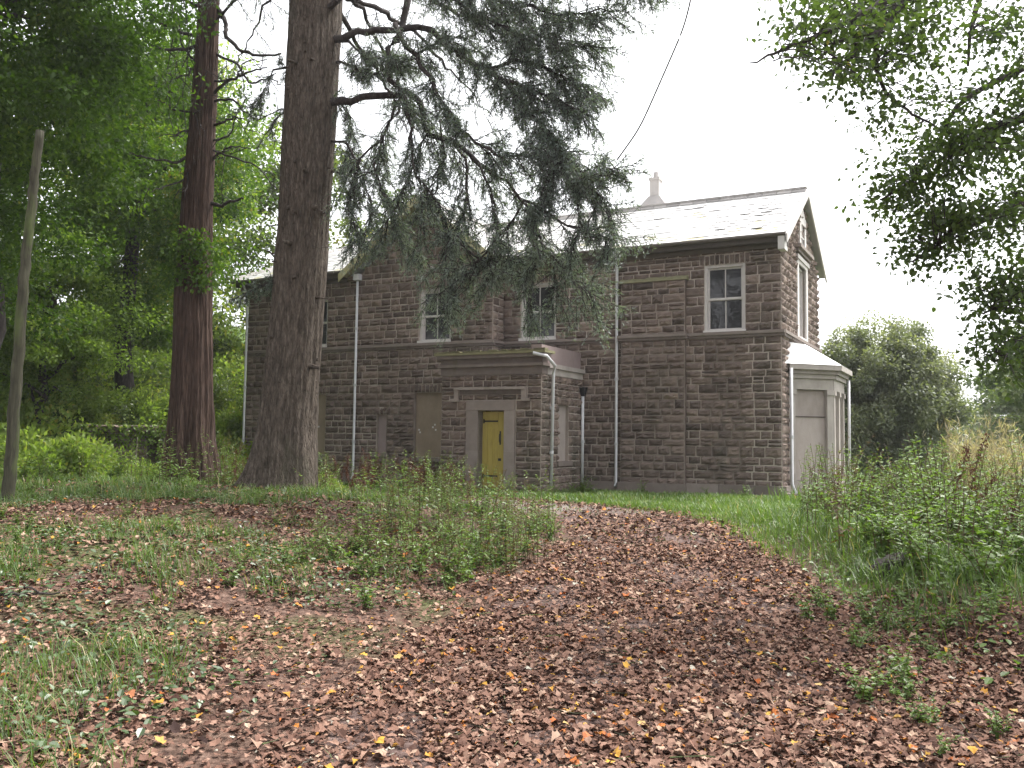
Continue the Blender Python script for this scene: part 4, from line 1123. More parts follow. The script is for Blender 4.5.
broadleaf('broadleaf_tree', 'pale green tree behind the house roof left of the gable', (-7.5, 50), 9, (-6.6, 50, 10.0), (4.0, 3, 5.6), 60, 230, .24, M['leaf_b'], .25, cl_r=1.2, tone0=.4)
broadleaf('broadleaf_tree', 'overhanging tree whose dark leaves fill the top left corner', (-13.0, 14.6), 9, (-9.6, 15.2, 9.0), (3.4, 3.0, 3.4), 130, 380, .10, M['leaf_a'], .25, cl_r=.85, tone0=.36, limbs=5)
broadleaf('broadleaf_tree', 'slender bright tree beside the retaining wall', (-14.0, 25.6), 4, (-13.4, 25, 4.6), (2.8, 2.0, 2.6), 80, 380, .10, M['leaf_c'], .12, cl_r=.7, tone0=.45)
broadleaf('broadleaf_tree', 'far tree closing the wood at the left edge', (-29, 36), 9, (-28, 36, 9), (7, 5, 8), 110, 260, .3, M['leaf_a'], .3, cl_r=1.8, tone0=.5)

# bushes on the bank
def bush_mesh(name, n_cl, per, size, mat, rad, tone0, shape='rh'):
    C_ = clump_set((0, 0, rad[2] * .55), rad, n_cl, .3); C_[:, 2] = np.abs(C_[:, 2]) + .05
    P, d, idx = crown_points(C_, .38 * max(rad) * (.6 + .7 * R.random(n_cl)), per, .7)
    P[:, 2] = np.abs(P[:, 2]) * 1.0
    D = nrmz(d * .7 + rdir(len(P)) * .7 + np.array([0, 0, .1]))
    ct = tone0 + R.normal(size=n_cl) * .13
    L = size * (.6 + .8 * R.random(len(P)))
    return leaf_obj(name, P, D, L, L * .55, np.clip(ct[idx] + R.normal(size=len(P)) * .13, 0, 1), mat, None, shape)
protos = [bush_mesh('bush', 24, 190, .10, M['leaf_c'], (1.0, 1.0, .9), .62), bush_mesh('bush', 26, 130, .10, M['leaf_c'], (1.2, 1.0, .8), .74), bush_mesh('bush', 26, 170, .10, M['leaf_b'], (1.1, 1.0, 1.0), .35)]
used = [False] * 3
def place(protos, used, k, p, s, a, label, cat, group):
    if used[k]: o = protos[k].copy(); COL.objects.link(o)
    else: o = protos[k]; used[k] = True
    o.location = p; o.scale = (s, s, s * R.uniform(.85, 1.2)); o.rotation_euler = (0, 0, a)
    return tag(o, label, cat, group)
n = 0
while n < 190:
    x, y = R.uniform(-27, -7), R.uniform(17.5, 44)
    bd = float(bank_d(np.array([x]), np.array([y]))[0])
    if not (bd > .9 or (bd > -5 and x < -11.5 and bd < -1.2)) or bd > 15: continue
    if bd < 0 and R.random() < .45: continue
    wall_gap = -12.2 < x < -9.6 and bd < 1.5
    if wall_gap and R.random() < .35: continue
    s = R.uniform(.6, 1.25) if bd > 0 else R.uniform(.45, .85)
    place(protos, used, int(R.integers(0, 3)), (x, y, gz(x, y) - .15), s, R.uniform(0, 6.3), 'leafy bush in the tangled undergrowth on the wooded bank', 'bush', 'bushes on the wooded bank'); n += 1
for k_, (px, py, Y, s, lab) in enumerate([(138, 478, 22.0, .62, 'fresh green bush at the left foot of the reddish trunk'), (330, 470, 21.5, .5, 'small leafy bush at the right foot of the grey trunk'),
        (236, 460, 27.0, .8, 'green bush against the far left corner of the house'), (222, 400, 30.0, 1.2, 'tall bush on the bank behind the reddish trunk'), (30, 470, 22.5, 1.25, 'large bush in front of the left end of the retaining wall'), (78, 468, 23.0, .95, 'yellowish green bush before the retaining wall beside the bare pole'), (-30, 470, 22.0, 1.3, 'leafy bush at the very left edge below the dark tree'), (160, 415, 28.0, 1.0, 'bushy growth hanging over the top of the retaining wall'), (232, 380, 33.0, 1.2, 'leafy bush on the bank beside the house end wall'),
        (228, 340, 36.5, 1.9, 'large bush high on the bank between the reddish trunk and house'), (240, 420, 32.5, 1.1, 'low bush close to the far downpipe of the house'), (224, 330, 41.0, 2.2, 'tall bush furthest up the bank behind the house end'),
        (112, 405, 27.2, .8, 'bush drooping over the left end of the retaining wall'), (140, 398, 28.2, .9, 'bush on the bank right above the wall recess'), (176, 440, 25.0, .6, 'small bush tucked behind the reddish trunk foot'), (98, 458, 24.0, .85, 'small bright bush at the left end of the retaining wall foot'), (128, 468, 23.8, .55, 'low fresh bush at the middle of the retaining wall foot'), (118, 420, 26.6, .55, 'leafy clump growing on top of the retaining wall'),
        (60, 430, 24.0, 1.3, 'tall yellow green bush right of the bare pole'), (18, 425, 25.0, 1.4, 'tall bush on the bank edge behind the bare pole')]):
    p = at(px, py, Y); place(protos, used, k_ % 2, (p[0], p[1], gz(p[0], p[1]) - .05), s, k_ * 1.3, lab, 'bush', None)

# the old retaining wall under the bank
A, B_ = np.array([-12.3, 25.2, 0]), np.array([-9.95, 26.25, 0])
S_ = unit(B_ - A); N_ = unit(np.cross(S_, DZ))
rw = stone_wall(frame(A, S_, N_), 0, float(np.linalg.norm(B_ - A)), -.3, 1.7, openings=[(1.85, 2.3, .4, 1.45)], ch=.15, ln=(.14, .42), deep=(.03, .18), name='retaining_wall', parent=None, tone_base=.4, reveal=.6)
tag(rw, 'rough old stone retaining wall with dark recess below the bushy bank', 'wall')
mb = MB(); fr_ = frame(A, S_, N_); mb.box(fr_, 1.7, 2.45, .3, 1.65, -.7, -.6, .1)
mb.build('back_stones', M['stone'], rw)

n_iv = 800
sv = R.random(n_iv) * 2.7 - .1; zv = 1.75 - np.abs(R.normal(size=n_iv)) * .38 * (.4 + 1.2 * noise2(sv, 3.3, .45)); P = np.array([fr_(a, z, d) for a, z, d in zip(sv, zv, .06 + .14 * R.random(n_iv))])
leaf_obj('ivy', P, nrmz(rdir(n_iv) * .7 + N_ * .5 + np.array([0, 0, -.7])), .11, .085, np.clip(.5 + R.normal(size=n_iv) * .18, 0, 1), M['leaf_c'], rw)
n = 0
while n < 34:
    x, y = R.uniform(-19, -8.5), R.uniform(30, 45)
    bd = float(bank_d(np.array([x]), np.array([y]))[0])
    if bd < 1.2 or bd > 14: continue
    place(protos, used, int(R.integers(0, 3)), (x, y, gz(x, y) - .2), R.uniform(1.1, 1.9), R.uniform(0, 6.3), 'leafy bush in the tangled undergrowth on the wooded bank', 'bush', 'bushes on the wooded bank'); n += 1

# ================================================================== RIGHT SIDE TREES
b_ = np.array([13.6, 33.0])
yew = broadleaf('yew_tree', 'rounded dense grey green yew tree beyond the bay window', b_, 5, (13.9, 33.0, 2.9), (2.95, 2.4, 3.35), 360, 330, .12, M['yew'], .2, 'bark_red', cl_r=.5, tone0=.52, limbs=20, lo=.25, squash=1.0)
broadleaf('broadleaf_tree', 'pale far tree low at the right edge of the picture', (36, 60), 6, (35.5, 60, 2.6), (4.5, 4, 5.5), 60, 240, .34, M['pale_far'], .25, cl_r=1.5, tone0=.5)
broadleaf('broadleaf_tree', 'distant pale tree beside the yew over the falling ground', (48, 92), 6, (47.5, 92, 1.2), (5, 4, 5.5), 40, 200, .4, M['pale_far'], .2, cl_r=1.5, tone0=.6)
broadleaf('broadleaf_tree', 'near pale tree with drooping boughs beyond the weeds at right edge', (21.5, 34), 6, (21.0, 34, 3.4), (2.6, 2.6, 3.2), 60, 260, .18, M['pale_far'], .2, cl_r=.8, tone0=.45)

# the overhanging tree at the upper right: trunk stands outside the picture
ot = empty('overhanging_tree', (9.8, 8.2, gz(9.8, 8.2)))
tag(ot, 'broad leaved tree whose dark branches hang into the upper right corner', 'tree')
trp = wander((9.8, 8.2, gz(9.8, 8.2) - .2), (8.6, 8.6, 12), 16, .3)
mb = MB(); mb.tube(trp, list(np.linspace(.36, .12, 16)), 16); mb.build('trunk', M['bark_dark'], ot, smooth_sh=True)
mb = MB(); RL = []
def rlimb(px, Y0, Y1, r0, r1, pre=None):
    P = np.array(([pre] if pre is not None else []) + [at(x, y, Y0 + (Y1 - Y0) * i / (len(px) - 1)) for i, (x, y) in enumerate(px)])
    t = np.linspace(0, len(P) - 1, 5 * len(P)); Q = np.stack([np.interp(t, np.arange(len(P)), P[:, k]) for k in range(3)], 1)
    for _ in range(2): Q[1:-1] = (Q[:-2] + Q[1:-1] * 2 + Q[2:]) / 4
    Q[1:-1] += R.normal(size=(len(Q) - 2, 3)) * .008
    mb.tube(Q, list(np.linspace(r0 * 1.5, r1 * 1.4, len(Q))), 7); RL.append(Q)
rlimb([(1090, -90), (960, -60), (904, 0), (886, 22), (864, 44), (845, 62), (828, 80)], 8.6, 7.6, .06, .008, trp[12])
rlimb([(925, -45), (886, 0), (855, 18), (824, 33), (784, 49), (750, 63)], 8.2, 7.2, .035, .004)
rlimb([(1080, -60), (1000, -30), (979, 0), (970, 27), (968, 66)], 8.4, 8.0, .04, .008, trp[11])
rlimb([(1100, 100), (1024, 117), (983, 133), (960, 150), (930, 165)], 8.6, 7.8, .045, .006, trp[8])
rlimb([(868, 30), (877, 52), (877, 71), (886, 93), (912, 115), (948, 133)], 7.7, 8.2, .02, .006)
rlimb([(1110, 280), (1024, 292), (1001, 305), (983, 314)], 8.2, 7.8, .03, .006, trp[5])
rlimb([(1090, 60), (1040, 60), (1000, 80), (960, 100), (915, 180), (880, 200)], 8.6, 8.0, .035, .006, trp[9])
rlimb([(1090, 190), (1030, 200), (980, 220), (945, 240), (912, 262)], 8.6, 7.8, .035, .005, trp[7])
rlimb([(864, 44), (838, 40), (815, 60)], 7.8, 7.6, .012, .004)
rlimb([(1100, 340), (1040, 330), (1005, 345), (985, 360)], 8.2, 7.8, .025, .005, trp[4])
allL = np.concatenate([q[len(q) // 4:-max(2, len(q) // 7)] for q in RL])
poly = [(772, -30), (782, 40), (797, 55), (826, 62), (838, 85), (858, 92), (872, 130), (862, 165), (862, 190), (842, 212), (862, 232), (893, 238), (905, 285), (935, 262), (960, 300), (972, 325), (978, 372), (1010, 392), (1075, 400), (1075, -30)]
def in_poly(x, y):
    c = np.zeros(x.shape, bool)
    for (x0, y0), (x1, y1) in zip(poly, poly[1:] + poly[:1]):
        k = (y0 > y) != (y1 > y)
        c ^= k & (x < (x1 - x0) * (y - y0) / (y1 - y0 + 1e-9) + x0)
    return c
cand = np.stack([R.uniform(2.0, 7.5, 16000), R.uniform(6.6, 10.6, 16000), R.uniform(1.5, 7.2, 16000)], 1)
cx_, cy_ = project(cand); ok = in_poly(cx_, cy_) & (noise2(cand[:, 0] * 1.3, cand[:, 2] * 1.3 + cand[:, 1], .9) > .40)
cand = cand[ok][:900]
LP, LD, LT = [], [], []
for c in cand:
    dd = np.linalg.norm(allL - c, axis=1); j = int(np.argmin(dd + .25 * R.random(len(dd))))
    if dd[j] > 1.15: continue
    p = wander(allL[j], c, 6, .06, -.04); mb.tube(p, list(np.linspace(.004 + .003 * dd[j], .0022, 6)), 4, cap=False)
    for _ in range(int(R.integers(24, 44))):
        tpos = R.uniform(.45, 1.0); q = allL[j] + (c - allL[j]) * tpos + R.normal(size=3) * (.13, .13, .085)
        LP.append(q); LD.append(nrmz(R.normal(size=3) * .8 + np.array([0, 0, -.45]) + (c - allL[j]) / (dd[j] + .1) * .4)); LT.append(.45 + R.normal() * .17)
mb.build('branches', M['bark_dark'], ot, smooth_sh=True)
LP, LD, LT = np.array(LP), np.array(LD), np.clip(np.array(LT), 0, 1)
LL_ = .058 * (.65 + .6 * R.random(len(LP)))
leaf_obj('leaves', LP, LD, LL_, LL_ * .66, LT, M['leaf_r'], ot, 'fold', side=nrmz(rdir(len(LP)) * .7 + np.array([0, 0, 1.0])))
cs = np.stack([R.uniform(6.0, 12.5, 70), R.uniform(3.5, 12, 70), R.uniform(4.2, 12.5, 70)], 1)
px_, py_ = project(cs); cs = cs[~((px_ > 0) & (px_ < 1100) & (py_ > -60) & (py_ < 800))]
P, d, idx = crown_points(cs, np.full(len(cs), .9), 200)
leaf_obj('upper_crown', P, nrmz(d * .6 + rdir(len(P)) * .7 + np.array([0, 0, -.4])), .1, .065, np.clip(.45 + R.normal(size=len(P)) * .15, 0, 1), M['leaf_r'], ot)

# the thin wire hanging from the bough tip out of the top of the frame
wp = [at(617, 160, 13.2), at(640, 128, 13.0), at(662, 78, 12.8), at(683, 30, 12.6), at(691, 0, 12.5), at(700, -60, 12.2), at(703, -200, 12)]
mb = MB(); t = np.linspace(0, 6, 50); wp = np.array(wp); Q = np.stack([np.interp(t, np.arange(7), wp[:, k]) for k in range(3)], 1)
for _ in range(8): Q[1:-1] = (Q[:-2] + Q[1:-1] * 2 + Q[2:]) / 4
mb.tube(Q, .012, 5)
tag(set_origin(mb.build('hanging_creeper', M['bark_dark']), Q[0]), 'thin bare creeper hanging from above to the tip of the conifer bough', 'creeper')

# ================================================================== GROUND COVER
def wedge(n, y0, y1, k=.74, pad=1.6, power=1.0):
    y = y0 + (y1 - y0) * R.random(n) ** power
    x = (R.random(n) * 2 - 1) * (k * y + pad)
    return x, y
def keep(x, y, w):
    m = R.random(len(x)) < w
    return x[m], y[m]
def outside_house(x, y, pad=.0):
    dx, dy = x - HC[0], y - HC[1]
    u, v = dx * DU[0] + dy * DU[1], dx * DV[0] + dy * DV[1]
    a = (u > -18.5 - pad) & (u < pad) & (v > -.7 - pad)
    b = (u > -8.95 - pad) & (u < -5.65 + pad) & (v > -2.75 - pad) & (v < 0)
    c = (u >= 0) & (u < 1.5 + pad) & (v > .4 - pad) & (v < 5.3 + pad)
    a |= (u > -8.5) & (u < -5.65) & (v > -.1)
    return ~(a | b | c)
# --- fallen leaves, lobed and curled
_l = [(0, 0), (.14, .30), (.34, .26), (.56, .40), (.72, .20), (1.0, .03), (.70, -.22), (.50, -.42), (.34, -.25), (.12, -.32)]
LT_ = np.array([(.38, 0.0)] + _l)
def litter(n, y0, y1, size, dens_fn, name, label):
    x, y = wedge(n, y0, y1, power=.8)
    x, y = keep(x, y, dens_fn(x, y))
    n = len(x)
    z = ground(x, y) + .008 + .03 * R.random(n) ** 2
    a = R.uniform(0, 2 * np.pi, n); s = size * np.clip(np.exp(R.normal(size=n) * .3), .4, 1.6) * np.where(R.random(n) < .42, .55, 1.1); w = .75 + .5 * R.random(n)
    tilt = R.normal(size=(n, 2)) * .22; curl = R.uniform(.15, .9, n) * R.choice([-1, 1], n); fold = R.uniform(-.2, 1.0, n)
    tx, ty = LT_[None, :, 0] - .4, LT_[None, :, 1] * w[:, None]
    tz = curl[:, None] * tx ** 2 + fold[:, None] * np.abs(ty) * .7 + R.normal(size=(n, 11)) * .045
    lx = (tx * np.cos(a)[:, None] - ty * np.sin(a)[:, None]); ly = (tx * np.sin(a)[:, None] + ty * np.cos(a)[:, None])
    lz = tz + lx * tilt[:, :1] + ly * tilt[:, 1:]
    lz = lz - np.minimum(lz.min(1), -.05)[:, None] - .05
    V = np.stack([x[:, None] + s[:, None] * lx, y[:, None] + s[:, None] * ly, z[:, None] + s[:, None] * lz], -1).reshape(-1, 3)
    k = len(LT_); base = (np.arange(n) * k)[:, None]
    Fq = np.concatenate([base + np.array([0, 1 + i, 1 + (i + 1) % 10])[None] for i in range(10)])
    t = np.clip(.47 + R.normal(size=n) * .24, 0, .9); r = R.random(n)
    t = np.where(r < .035, R.uniform(.92, .98, n), t); t = np.where((r > .035) & (r < .043), 1.0, t)
    o = mesh_obj(name, V, [Fq], M['dead'], None, tone=np.repeat(t, k))
    tag(o, label, 'fallen leaves', kind='stuff'); return n
def dens_leaf(x, y):
    pd = path_d(x, y)
    onp = (pd < .1) * (1 - .72 * smooth((y - 14.5) / 3)) * (1 - .75 * smooth((noise2(x, y * .5, .7) * .6 + noise2(x, y, .25) * .4 - .58) / .08))
    left = smooth((path_x(np.clip(y, -5, 19)) - x) / .5)
    off = left * (.10 + .66 * noise2(x, y, .7) * noise2(x, y, .33)) * (1 - np.where(x < -5, .8, .6) * grassy(x, y)) * (1 - smooth((y - 17) / 3))
    right = (1 - left) * (1 - smooth((pd - .05) / (.3 + .8 * (y < 9)))) * .75 + (1 - left) * (1 - smooth((y - 5) / 4)) * .35
    return np.clip(np.maximum(onp, np.where(pd >= .1, np.maximum(off, right), 0)), 0, 1) * outside_house(x, y, .1)
print('leaves', litter(240000, 2.2, 7.5, .041, dens_leaf, 'fallen_leaves', 'carpet of brown fallen leaves on the path and mound close by'),
      litter(210000, 7.5, 13, .048, dens_leaf, 'fallen_leaves', 'carpet of brown fallen leaves across the middle of path and mound'),
      litter(110000, 13, 22, .07, dens_leaf, 'fallen_leaves', 'fallen leaves round the tree feet and the far bend of path'))

# --- grass
def grass(n, y0, y1, dens_fn, h, w, name, label, tone0=.5, wid=None, patch=None, bend=.5, mat='grass'):
    x, y = wedge(n, y0, y1, power=.85)
    x, y = keep(x, y, dens_fn(x, y))
    n = len(x); z = ground(x, y) - .01
    a = R.uniform(0, 2 * np.pi, n)
    H_ = h(x, y) * (.45 + .8 * R.random(n)); W_g = w * (1 + y / 14) * (.7 + .6 * R.random(n))
    dx, dy = np.cos(a), np.sin(a); b = bend * (.3 + R.random(n)) * H_
    V = np.empty((n, 5, 3))
    sx, sy = -dy * W_g * .5, dx * W_g * .5
    for i, (t, ww) in enumerate([(0, 1), (0, -1), (.55, .75), (.55, -.75), (1, 0)]):
        V[:, i, 0] = x + dx * b * t * t + sx * ww; V[:, i, 1] = y + dy * b * t * t + sy * ww; V[:, i, 2] = z + H_ * t * (1 - .25 * t * bend)
    k = (np.arange(n) * 5)[:, None]
    t = tone0 + .22 * (noise2(x, y, .8) - .5) + R.normal(size=n) * .13
    t = np.where(R.random(n) < .045, R.uniform(.86, 1, n), np.clip(t, 0, .8))
    o = mesh_obj(name, V.reshape(-1, 3), [k + np.array([0, 1, 3, 2]), k + np.array([2, 3, 4])], M[mat], None, tone=np.repeat(t, 5))
    tag(o, label, 'grass', kind='stuff'); return n
def tuft(x, y): return smooth((noise2(x, y, .75) * .55 + noise2(x + 40, y, .28) * .45 - .525) / .10)
def d_mound(x, y): return tuft(x, y) * (x < path_x(np.clip(y, -5, 19)) - .3) * smooth((path_d(x, y) - .25) / .8) * (1 - .5 * smooth((y - 17) / 2)) * outside_house(x, y)
def d_front(x, y): return smooth((y - 17) / 2.2) * smooth((path_d(x, y) + .1) / .35) * outside_house(x, y) * (bank_d(x, y) < .2)
def d_right(x, y): return smooth((x - path_x(np.clip(y, -5, 17)) - 1.4 - .35 * noise2(x, y, .6)) / .8) * smooth((y - 6.0) / 3.0) * (path_d(x, y) > .25) * outside_house(x, y) * (.35 + .65 * noise2(x, y, .7))
d_lawn = lambda x, y: smooth((path_d(x, y) + .25 * noise2(x, y, .4)) / .35) * (x > path_x(np.clip(y, -5, 18))) * smooth((y - 10) / 2.5) * (x < 9) * outside_house(x, y)
one = lambda v: (lambda x, y: np.full(x.shape, v))
print('grass', grass(120000, 3.6, 18, d_mound, lambda x, y: .05 + .3 * tuft(x, y) * noise2(x, y, 1.1), .0045, 'grass', 'tufts of fine grass growing through the leaves on the mound', .42, bend=.8),
      grass(150000, 16.5, 27, d_front, lambda x, y: .10 + .10 * noise2(x, y, 1.4), .0075, 'grass', 'bright short grass along the front of the house', .62),
      grass(110000, 6.5, 17, d_right, lambda x, y: .15 + .28 * noise2(x, y, 1.2), .006, 'grass', 'rank long grass on the right hand side of the path', .5, bend=.7),
      grass(50000, 17, 60, lambda x, y: d_right(x, y) * (x > 6), lambda x, y: .25 + .35 * noise2(x, y, 2), .012, 'grass', 'rough meadow grass falling away beyond the bay window', .62))
print(grass(150000, 10, 25, d_lawn, lambda x, y: .07 + .12 * noise2(x, y, .9), .0065, 'grass', 'fresh bright lawn grass right of the path bend', .68))
grass(70000, 14.5, 26, lambda x, y: (x < -4.2 - .3 * (y - 15)) * (bank_d(x, y) < .3) * (.12 + .88 * tuft(x, y)) * (1 - .8 * smooth((x + 6.2) / 1.2) * (y < 19)) * outside_house(x, y), lambda x, y: .12 + .25 * noise2(x, y, 1.2), .007, 'grass', 'sunlit grass round the foot of the wooded bank', .66, bend=.7)
# scattered blades on the path's crown
grass(9000, 13, 20.5, lambda x, y: (path_d(x, y) < .1) * tuft(x * 1.3, y + 5), one(.10), .006, 'grass', 'patches of grass creeping over the far bend of the path', .6, bend=.8)
grass(3000, 4, 17, lambda x, y: (np.abs(path_d(x, y) + .55) < .5) * tuft(x * 1.5, y), one(.09), .004, 'grass', 'few stray grass blades pushing through the leafy path', .5, bend=.8)

# --- low leaves: ivy, bramble and dog's mercury between the dead leaves
def low_leaves(n, y0, y1, dens_fn, h, size, name, label, mat, tone0):
    x, y = wedge(n, y0, y1, power=.85); x, y = keep(x, y, dens_fn(x, y)); n = len(x)
    P = np.stack([x, y, ground(x, y) + .02 + h(x, y) * R.random(n)], 1)
    a = R.uniform(0, 2 * np.pi, n); D = nrmz(np.stack([np.cos(a), np.sin(a), R.normal(size=n) * .35], 1))
    L = size * (.5 + .8 * R.random(n))
    o = leaf_obj(name, P, D, L, L * .7, np.clip(tone0 + R.normal(size=n) * .18 + .3 * (noise2(x, y, .7) - .5), 0, 1), M[mat], None, 'fold', side=nrmz(rdir(n) * .35 + np.array([0, 0, 1.0])))
    # side vector is used as the up-vector here: leaves lie nearly flat
    tag(o, label, 'ground plants', kind='stuff'); return n
def d_low(x, y): return smooth((noise2(x + 17, y, .9) * .5 + noise2(x, y + 9, .33) * .5 - .44) / .14) * (x < path_x(np.clip(y, -5, 19)) - .2) * smooth((path_d(x, y) - .15) / 1.0) * (y < 19)
def d_lowr(x, y): return smooth((noise2(x + 17, y, .8) * .5 + noise2(x, y + 9, .3) * .5 - .33) / .2) * smooth((x - path_x(np.clip(y, -5, 17)) - 1.0 - .4 * smooth((y - 7) / 3)) / .6) * (path_d(x, y) > .25) * (y < 18) * (.4 + .6 * smooth((y - 5.6) / 2.5))
print('low', low_leaves(60000, 3, 19, d_low, lambda x, y: .03 + .07 * noise2(x, y, .8), .05, 'ground_cover', 'small green ground leaves among dead leaves on the mound', 'ivy', .5),
      low_leaves(70000, 3.5, 18, d_lowr, lambda x, y: .05 + .30 * noise2(x, y, 1.0) * smooth((x - path_x(np.clip(y, -5, 17)) - 1.9) / 1.2), .06, 'ground_cover', 'brambly green ground leaves on the bank right of the path', 'weed', .45))

# ================================================================== TALL WEEDS
def weed_mesh(kind):
    Vs, Fs, Ts, c = [], [], [], 0
    def put(V, Fq, t):
        nonlocal c
        Vs.append(V); Fs.append(Fq + c); Ts.append(t); c += len(V)
    def stem(p, r, t):
        q = MB(); q.tube(p, r, 3, cap=False); put(np.array(q.v), np.array(q.f), np.full(len(q.v), t))
    ns = {'herb': 7, 'dock': 4, 'straw': 12, 'bramble': 8}[kind]
    for s in range(ns):
        h = {'herb': R.uniform(.55, 1.15), 'dock': R.uniform(.6, 1.05), 'straw': R.uniform(.7, 1.3), 'bramble': R.uniform(.4, .8)}[kind]
        w_ = .05 if kind == 'bramble' else .16; b = np.array([R.normal() * w_, R.normal() * w_, 0]); lean = np.array([R.normal() * .16, R.normal() * .16, 0]) * (2.2 if kind == 'bramble' else 1)
        t = np.linspace(0, 1, 6)[:, None]; p = b + np.array([0, 0, h]) * t + lean * t ** 2 * h
        if kind == 'bramble': p[:, 2] -= .25 * h * t[:, 0] ** 3
        if kind == 'herb' or kind == 'bramble':
            brown = R.random() < (.22 if kind == 'herb' else .05)
            stem(p, list(np.linspace(.006, .003, 6)), .95)
            m = int(34 * h); tt = R.uniform(.12, 1, m); P = np.stack([np.interp(tt, t[:, 0], p[:, k]) for k in range(3)], 1)
            a = R.uniform(0, 6.3, m); D = nrmz(np.stack([np.cos(a), np.sin(a), R.uniform(-.5, .5, m)], 1)); L = R.uniform(.05, .13, m) * (1.15 - .6 * tt)
            V, Fq, k = leaf_arrays(P, D, L, L * (.34 if kind == 'herb' else .62), 'fold', side=nrmz(rdir(m) * .4 + np.array([0, 0, 1.])))
            tn = R.uniform(.9, 1, m) if brown else np.clip(.5 + R.normal(size=m) * .17, 0, .87)
            put(V, Fq, np.repeat(tn, k))
        elif kind == 'dock':
            stem(p, list(np.linspace(.007, .004, 6)), .4)
            m = 150; tt = R.uniform(.38, 1, m); P = np.stack([np.interp(tt, t[:, 0], p[:, k]) for k in range(3)], 1) + R.normal(size=(m, 3)) * .018
            V, Fq, k = leaf_arrays(P, rdir(m), np.full(m, .026), np.full(m, .02), 'rh'); put(V, Fq, np.repeat(np.clip(.45 + R.normal(size=m) * .2, 0, .85), k))
            m = 5; P = b + R.normal(size=(m, 3)) * .02 + np.array([0, 0, .03]); a = R.uniform(0, 6.3, m); D = nrmz(np.stack([np.cos(a), np.sin(a), np.full(m, .7)], 1))
            V, Fq, k = leaf_arrays(P, D, np.full(m, .24), np.full(m, .07), 'fold'); put(V, Fq, np.full(len(V), 1.0))
        else:
            stem(p, list(np.linspace(.005, .002, 6)), .5)
            m = 26; tt = R.uniform(.1, 1, m); P = np.stack([np.interp(tt, t[:, 0], p[:, k]) for k in range(3)], 1)
            V, Fq, k = leaf_arrays(P, nrmz(rdir(m) * .6 + np.array([0, 0, .5])), R.uniform(.08, .2, m), np.full(m, .012), 'needle'); put(V, Fq, np.repeat(R.uniform(.2, .9, m), k))
    tris = [f for f in Fs if f.shape[1] == 3]; qd = [f for f in Fs if f.shape[1] == 4]
    return mesh_obj({'herb': 'tall_weed', 'dock': 'dock_plant', 'straw': 'straw_weed', 'bramble': 'bramble'}[kind], np.concatenate(Vs), [np.concatenate(qd)],
                    M[{'herb': 'weed', 'dock': 'dock', 'straw': 'straw', 'bramble': 'weed'}[kind]], None, tone=np.concatenate(Ts))
W = {k: [weed_mesh(k) for _ in range(4)] for k in ('herb', 'dock', 'straw', 'bramble')}
WU = {k: [False] * 4 for k in W}
def weed(kind, x, y, s, label, group):
    k = int(R.integers(0, 4)); 
    if not all(WU[kind]): k = WU[kind].index(False)
    place(W[kind], WU[kind], k, (x, y, gz(x, y) - .02), s, R.uniform(0, 6.3), label, {'herb': 'weed', 'dock': 'dock plant', 'straw': 'dry weed', 'bramble': 'bramble'}[kind], group)
def scatter(n, kind, xr, yr, ok, s, label, group):
    c = t = 0
    while c < n and t < 40000:
        t += 1
        x, y = R.uniform(*xr), R.uniform(*yr)
        if not ok(x, y) or not outside_house(np.array([x]), np.array([y]), .25)[0]: continue
        weed(kind, x, y, R.uniform(*s), label, group); c += 1
pdv = lambda x, y: float(path_d(np.array([x]), np.array([y]))[0])
rx = lambda x, y: x - float(path_x(min(max(y, -5), 17)))
okR = lambda x, y: x > .325 * y and rx(x, y) > 1.8 and pdv(x, y) > .5 and x < .66 * y + .5 and (y < 17.0 or x > 7.2 + .35 * (y - 17)) and R.random() < smooth(np.array((rx(x, y) - 1.9) / 1.2)) + .1
scatter(190, 'herb', (3.3, 13), (9.0, 21), okR, (.65, 1.25), 'leafy green weed in the tall growth right of the path', 'tall weeds right of the path')
scatter(22, 'dock', (4.5, 12), (10, 20), okR, (.8, 1.15), 'rust brown dock stalk in the tall growth right of the path', 'dock stalks right of the path')
scatter(90, 'bramble', (2.9, 11), (7.6, 18), lambda x, y: okR(x, y), (.7, 1.2), 'low arching bramble on the bank right of the path', 'brambles right of the path')
scatter(30, 'straw', (8.0, 17), (15, 27), lambda x, y: .50 < x / y < .60, (1.0, 1.6), 'straw coloured dry weed near the right edge beyond the green weeds', 'dry weeds at the right edge')
okF = lambda x, y: y > 17.6 and pdv(x, y) > .2
scatter(80, 'herb', (-9.0, -.6), (17.0, 26), lambda x, y: pdv(x, y) > .15 and x < -.2 - .1 * (y - 18) and not (-3.4 < x < -2.5 and y < 19), (.6, 1.1), 'green weed in the strip before the porch and front wall', 'green weeds before the house')
scatter(40, 'dock', (-5.8, -.6), (17.5, 26), lambda x, y: pdv(x, y) > .15 and x < -.4 - .1 * (y - 18), (.75, 1.15), 'red brown dock stalk in the strip before the front wall', 'dock stalks before the house')
scatter(14, 'bramble', (-.5, 6.2), (19, 25.5), lambda x, y: pdv(x, y) > .8 and outside_house(np.array([x]), np.array([y]), .1)[0] and not outside_house(np.array([x]), np.array([y]), .9)[0], (.4, .75), 'small bushy weed at the foot of the right wing wall', 'weeds at the foot of the wall')
okM = lambda x, y: .25 < pdv(x, y) < 2.3 and x < float(path_x(min(y, 17)))
scatter(60, 'herb', (-3.5, 1.6), (9.2, 17), okM, (.5, .95), 'green weed on the left edge of the path', 'weeds on the left path edge')
scatter(46, 'bramble', (-3.5, 1.6), (7.5, 16.5), okM, (.35, .7), 'low bramble on the left edge of the path', 'brambles on the left path edge')
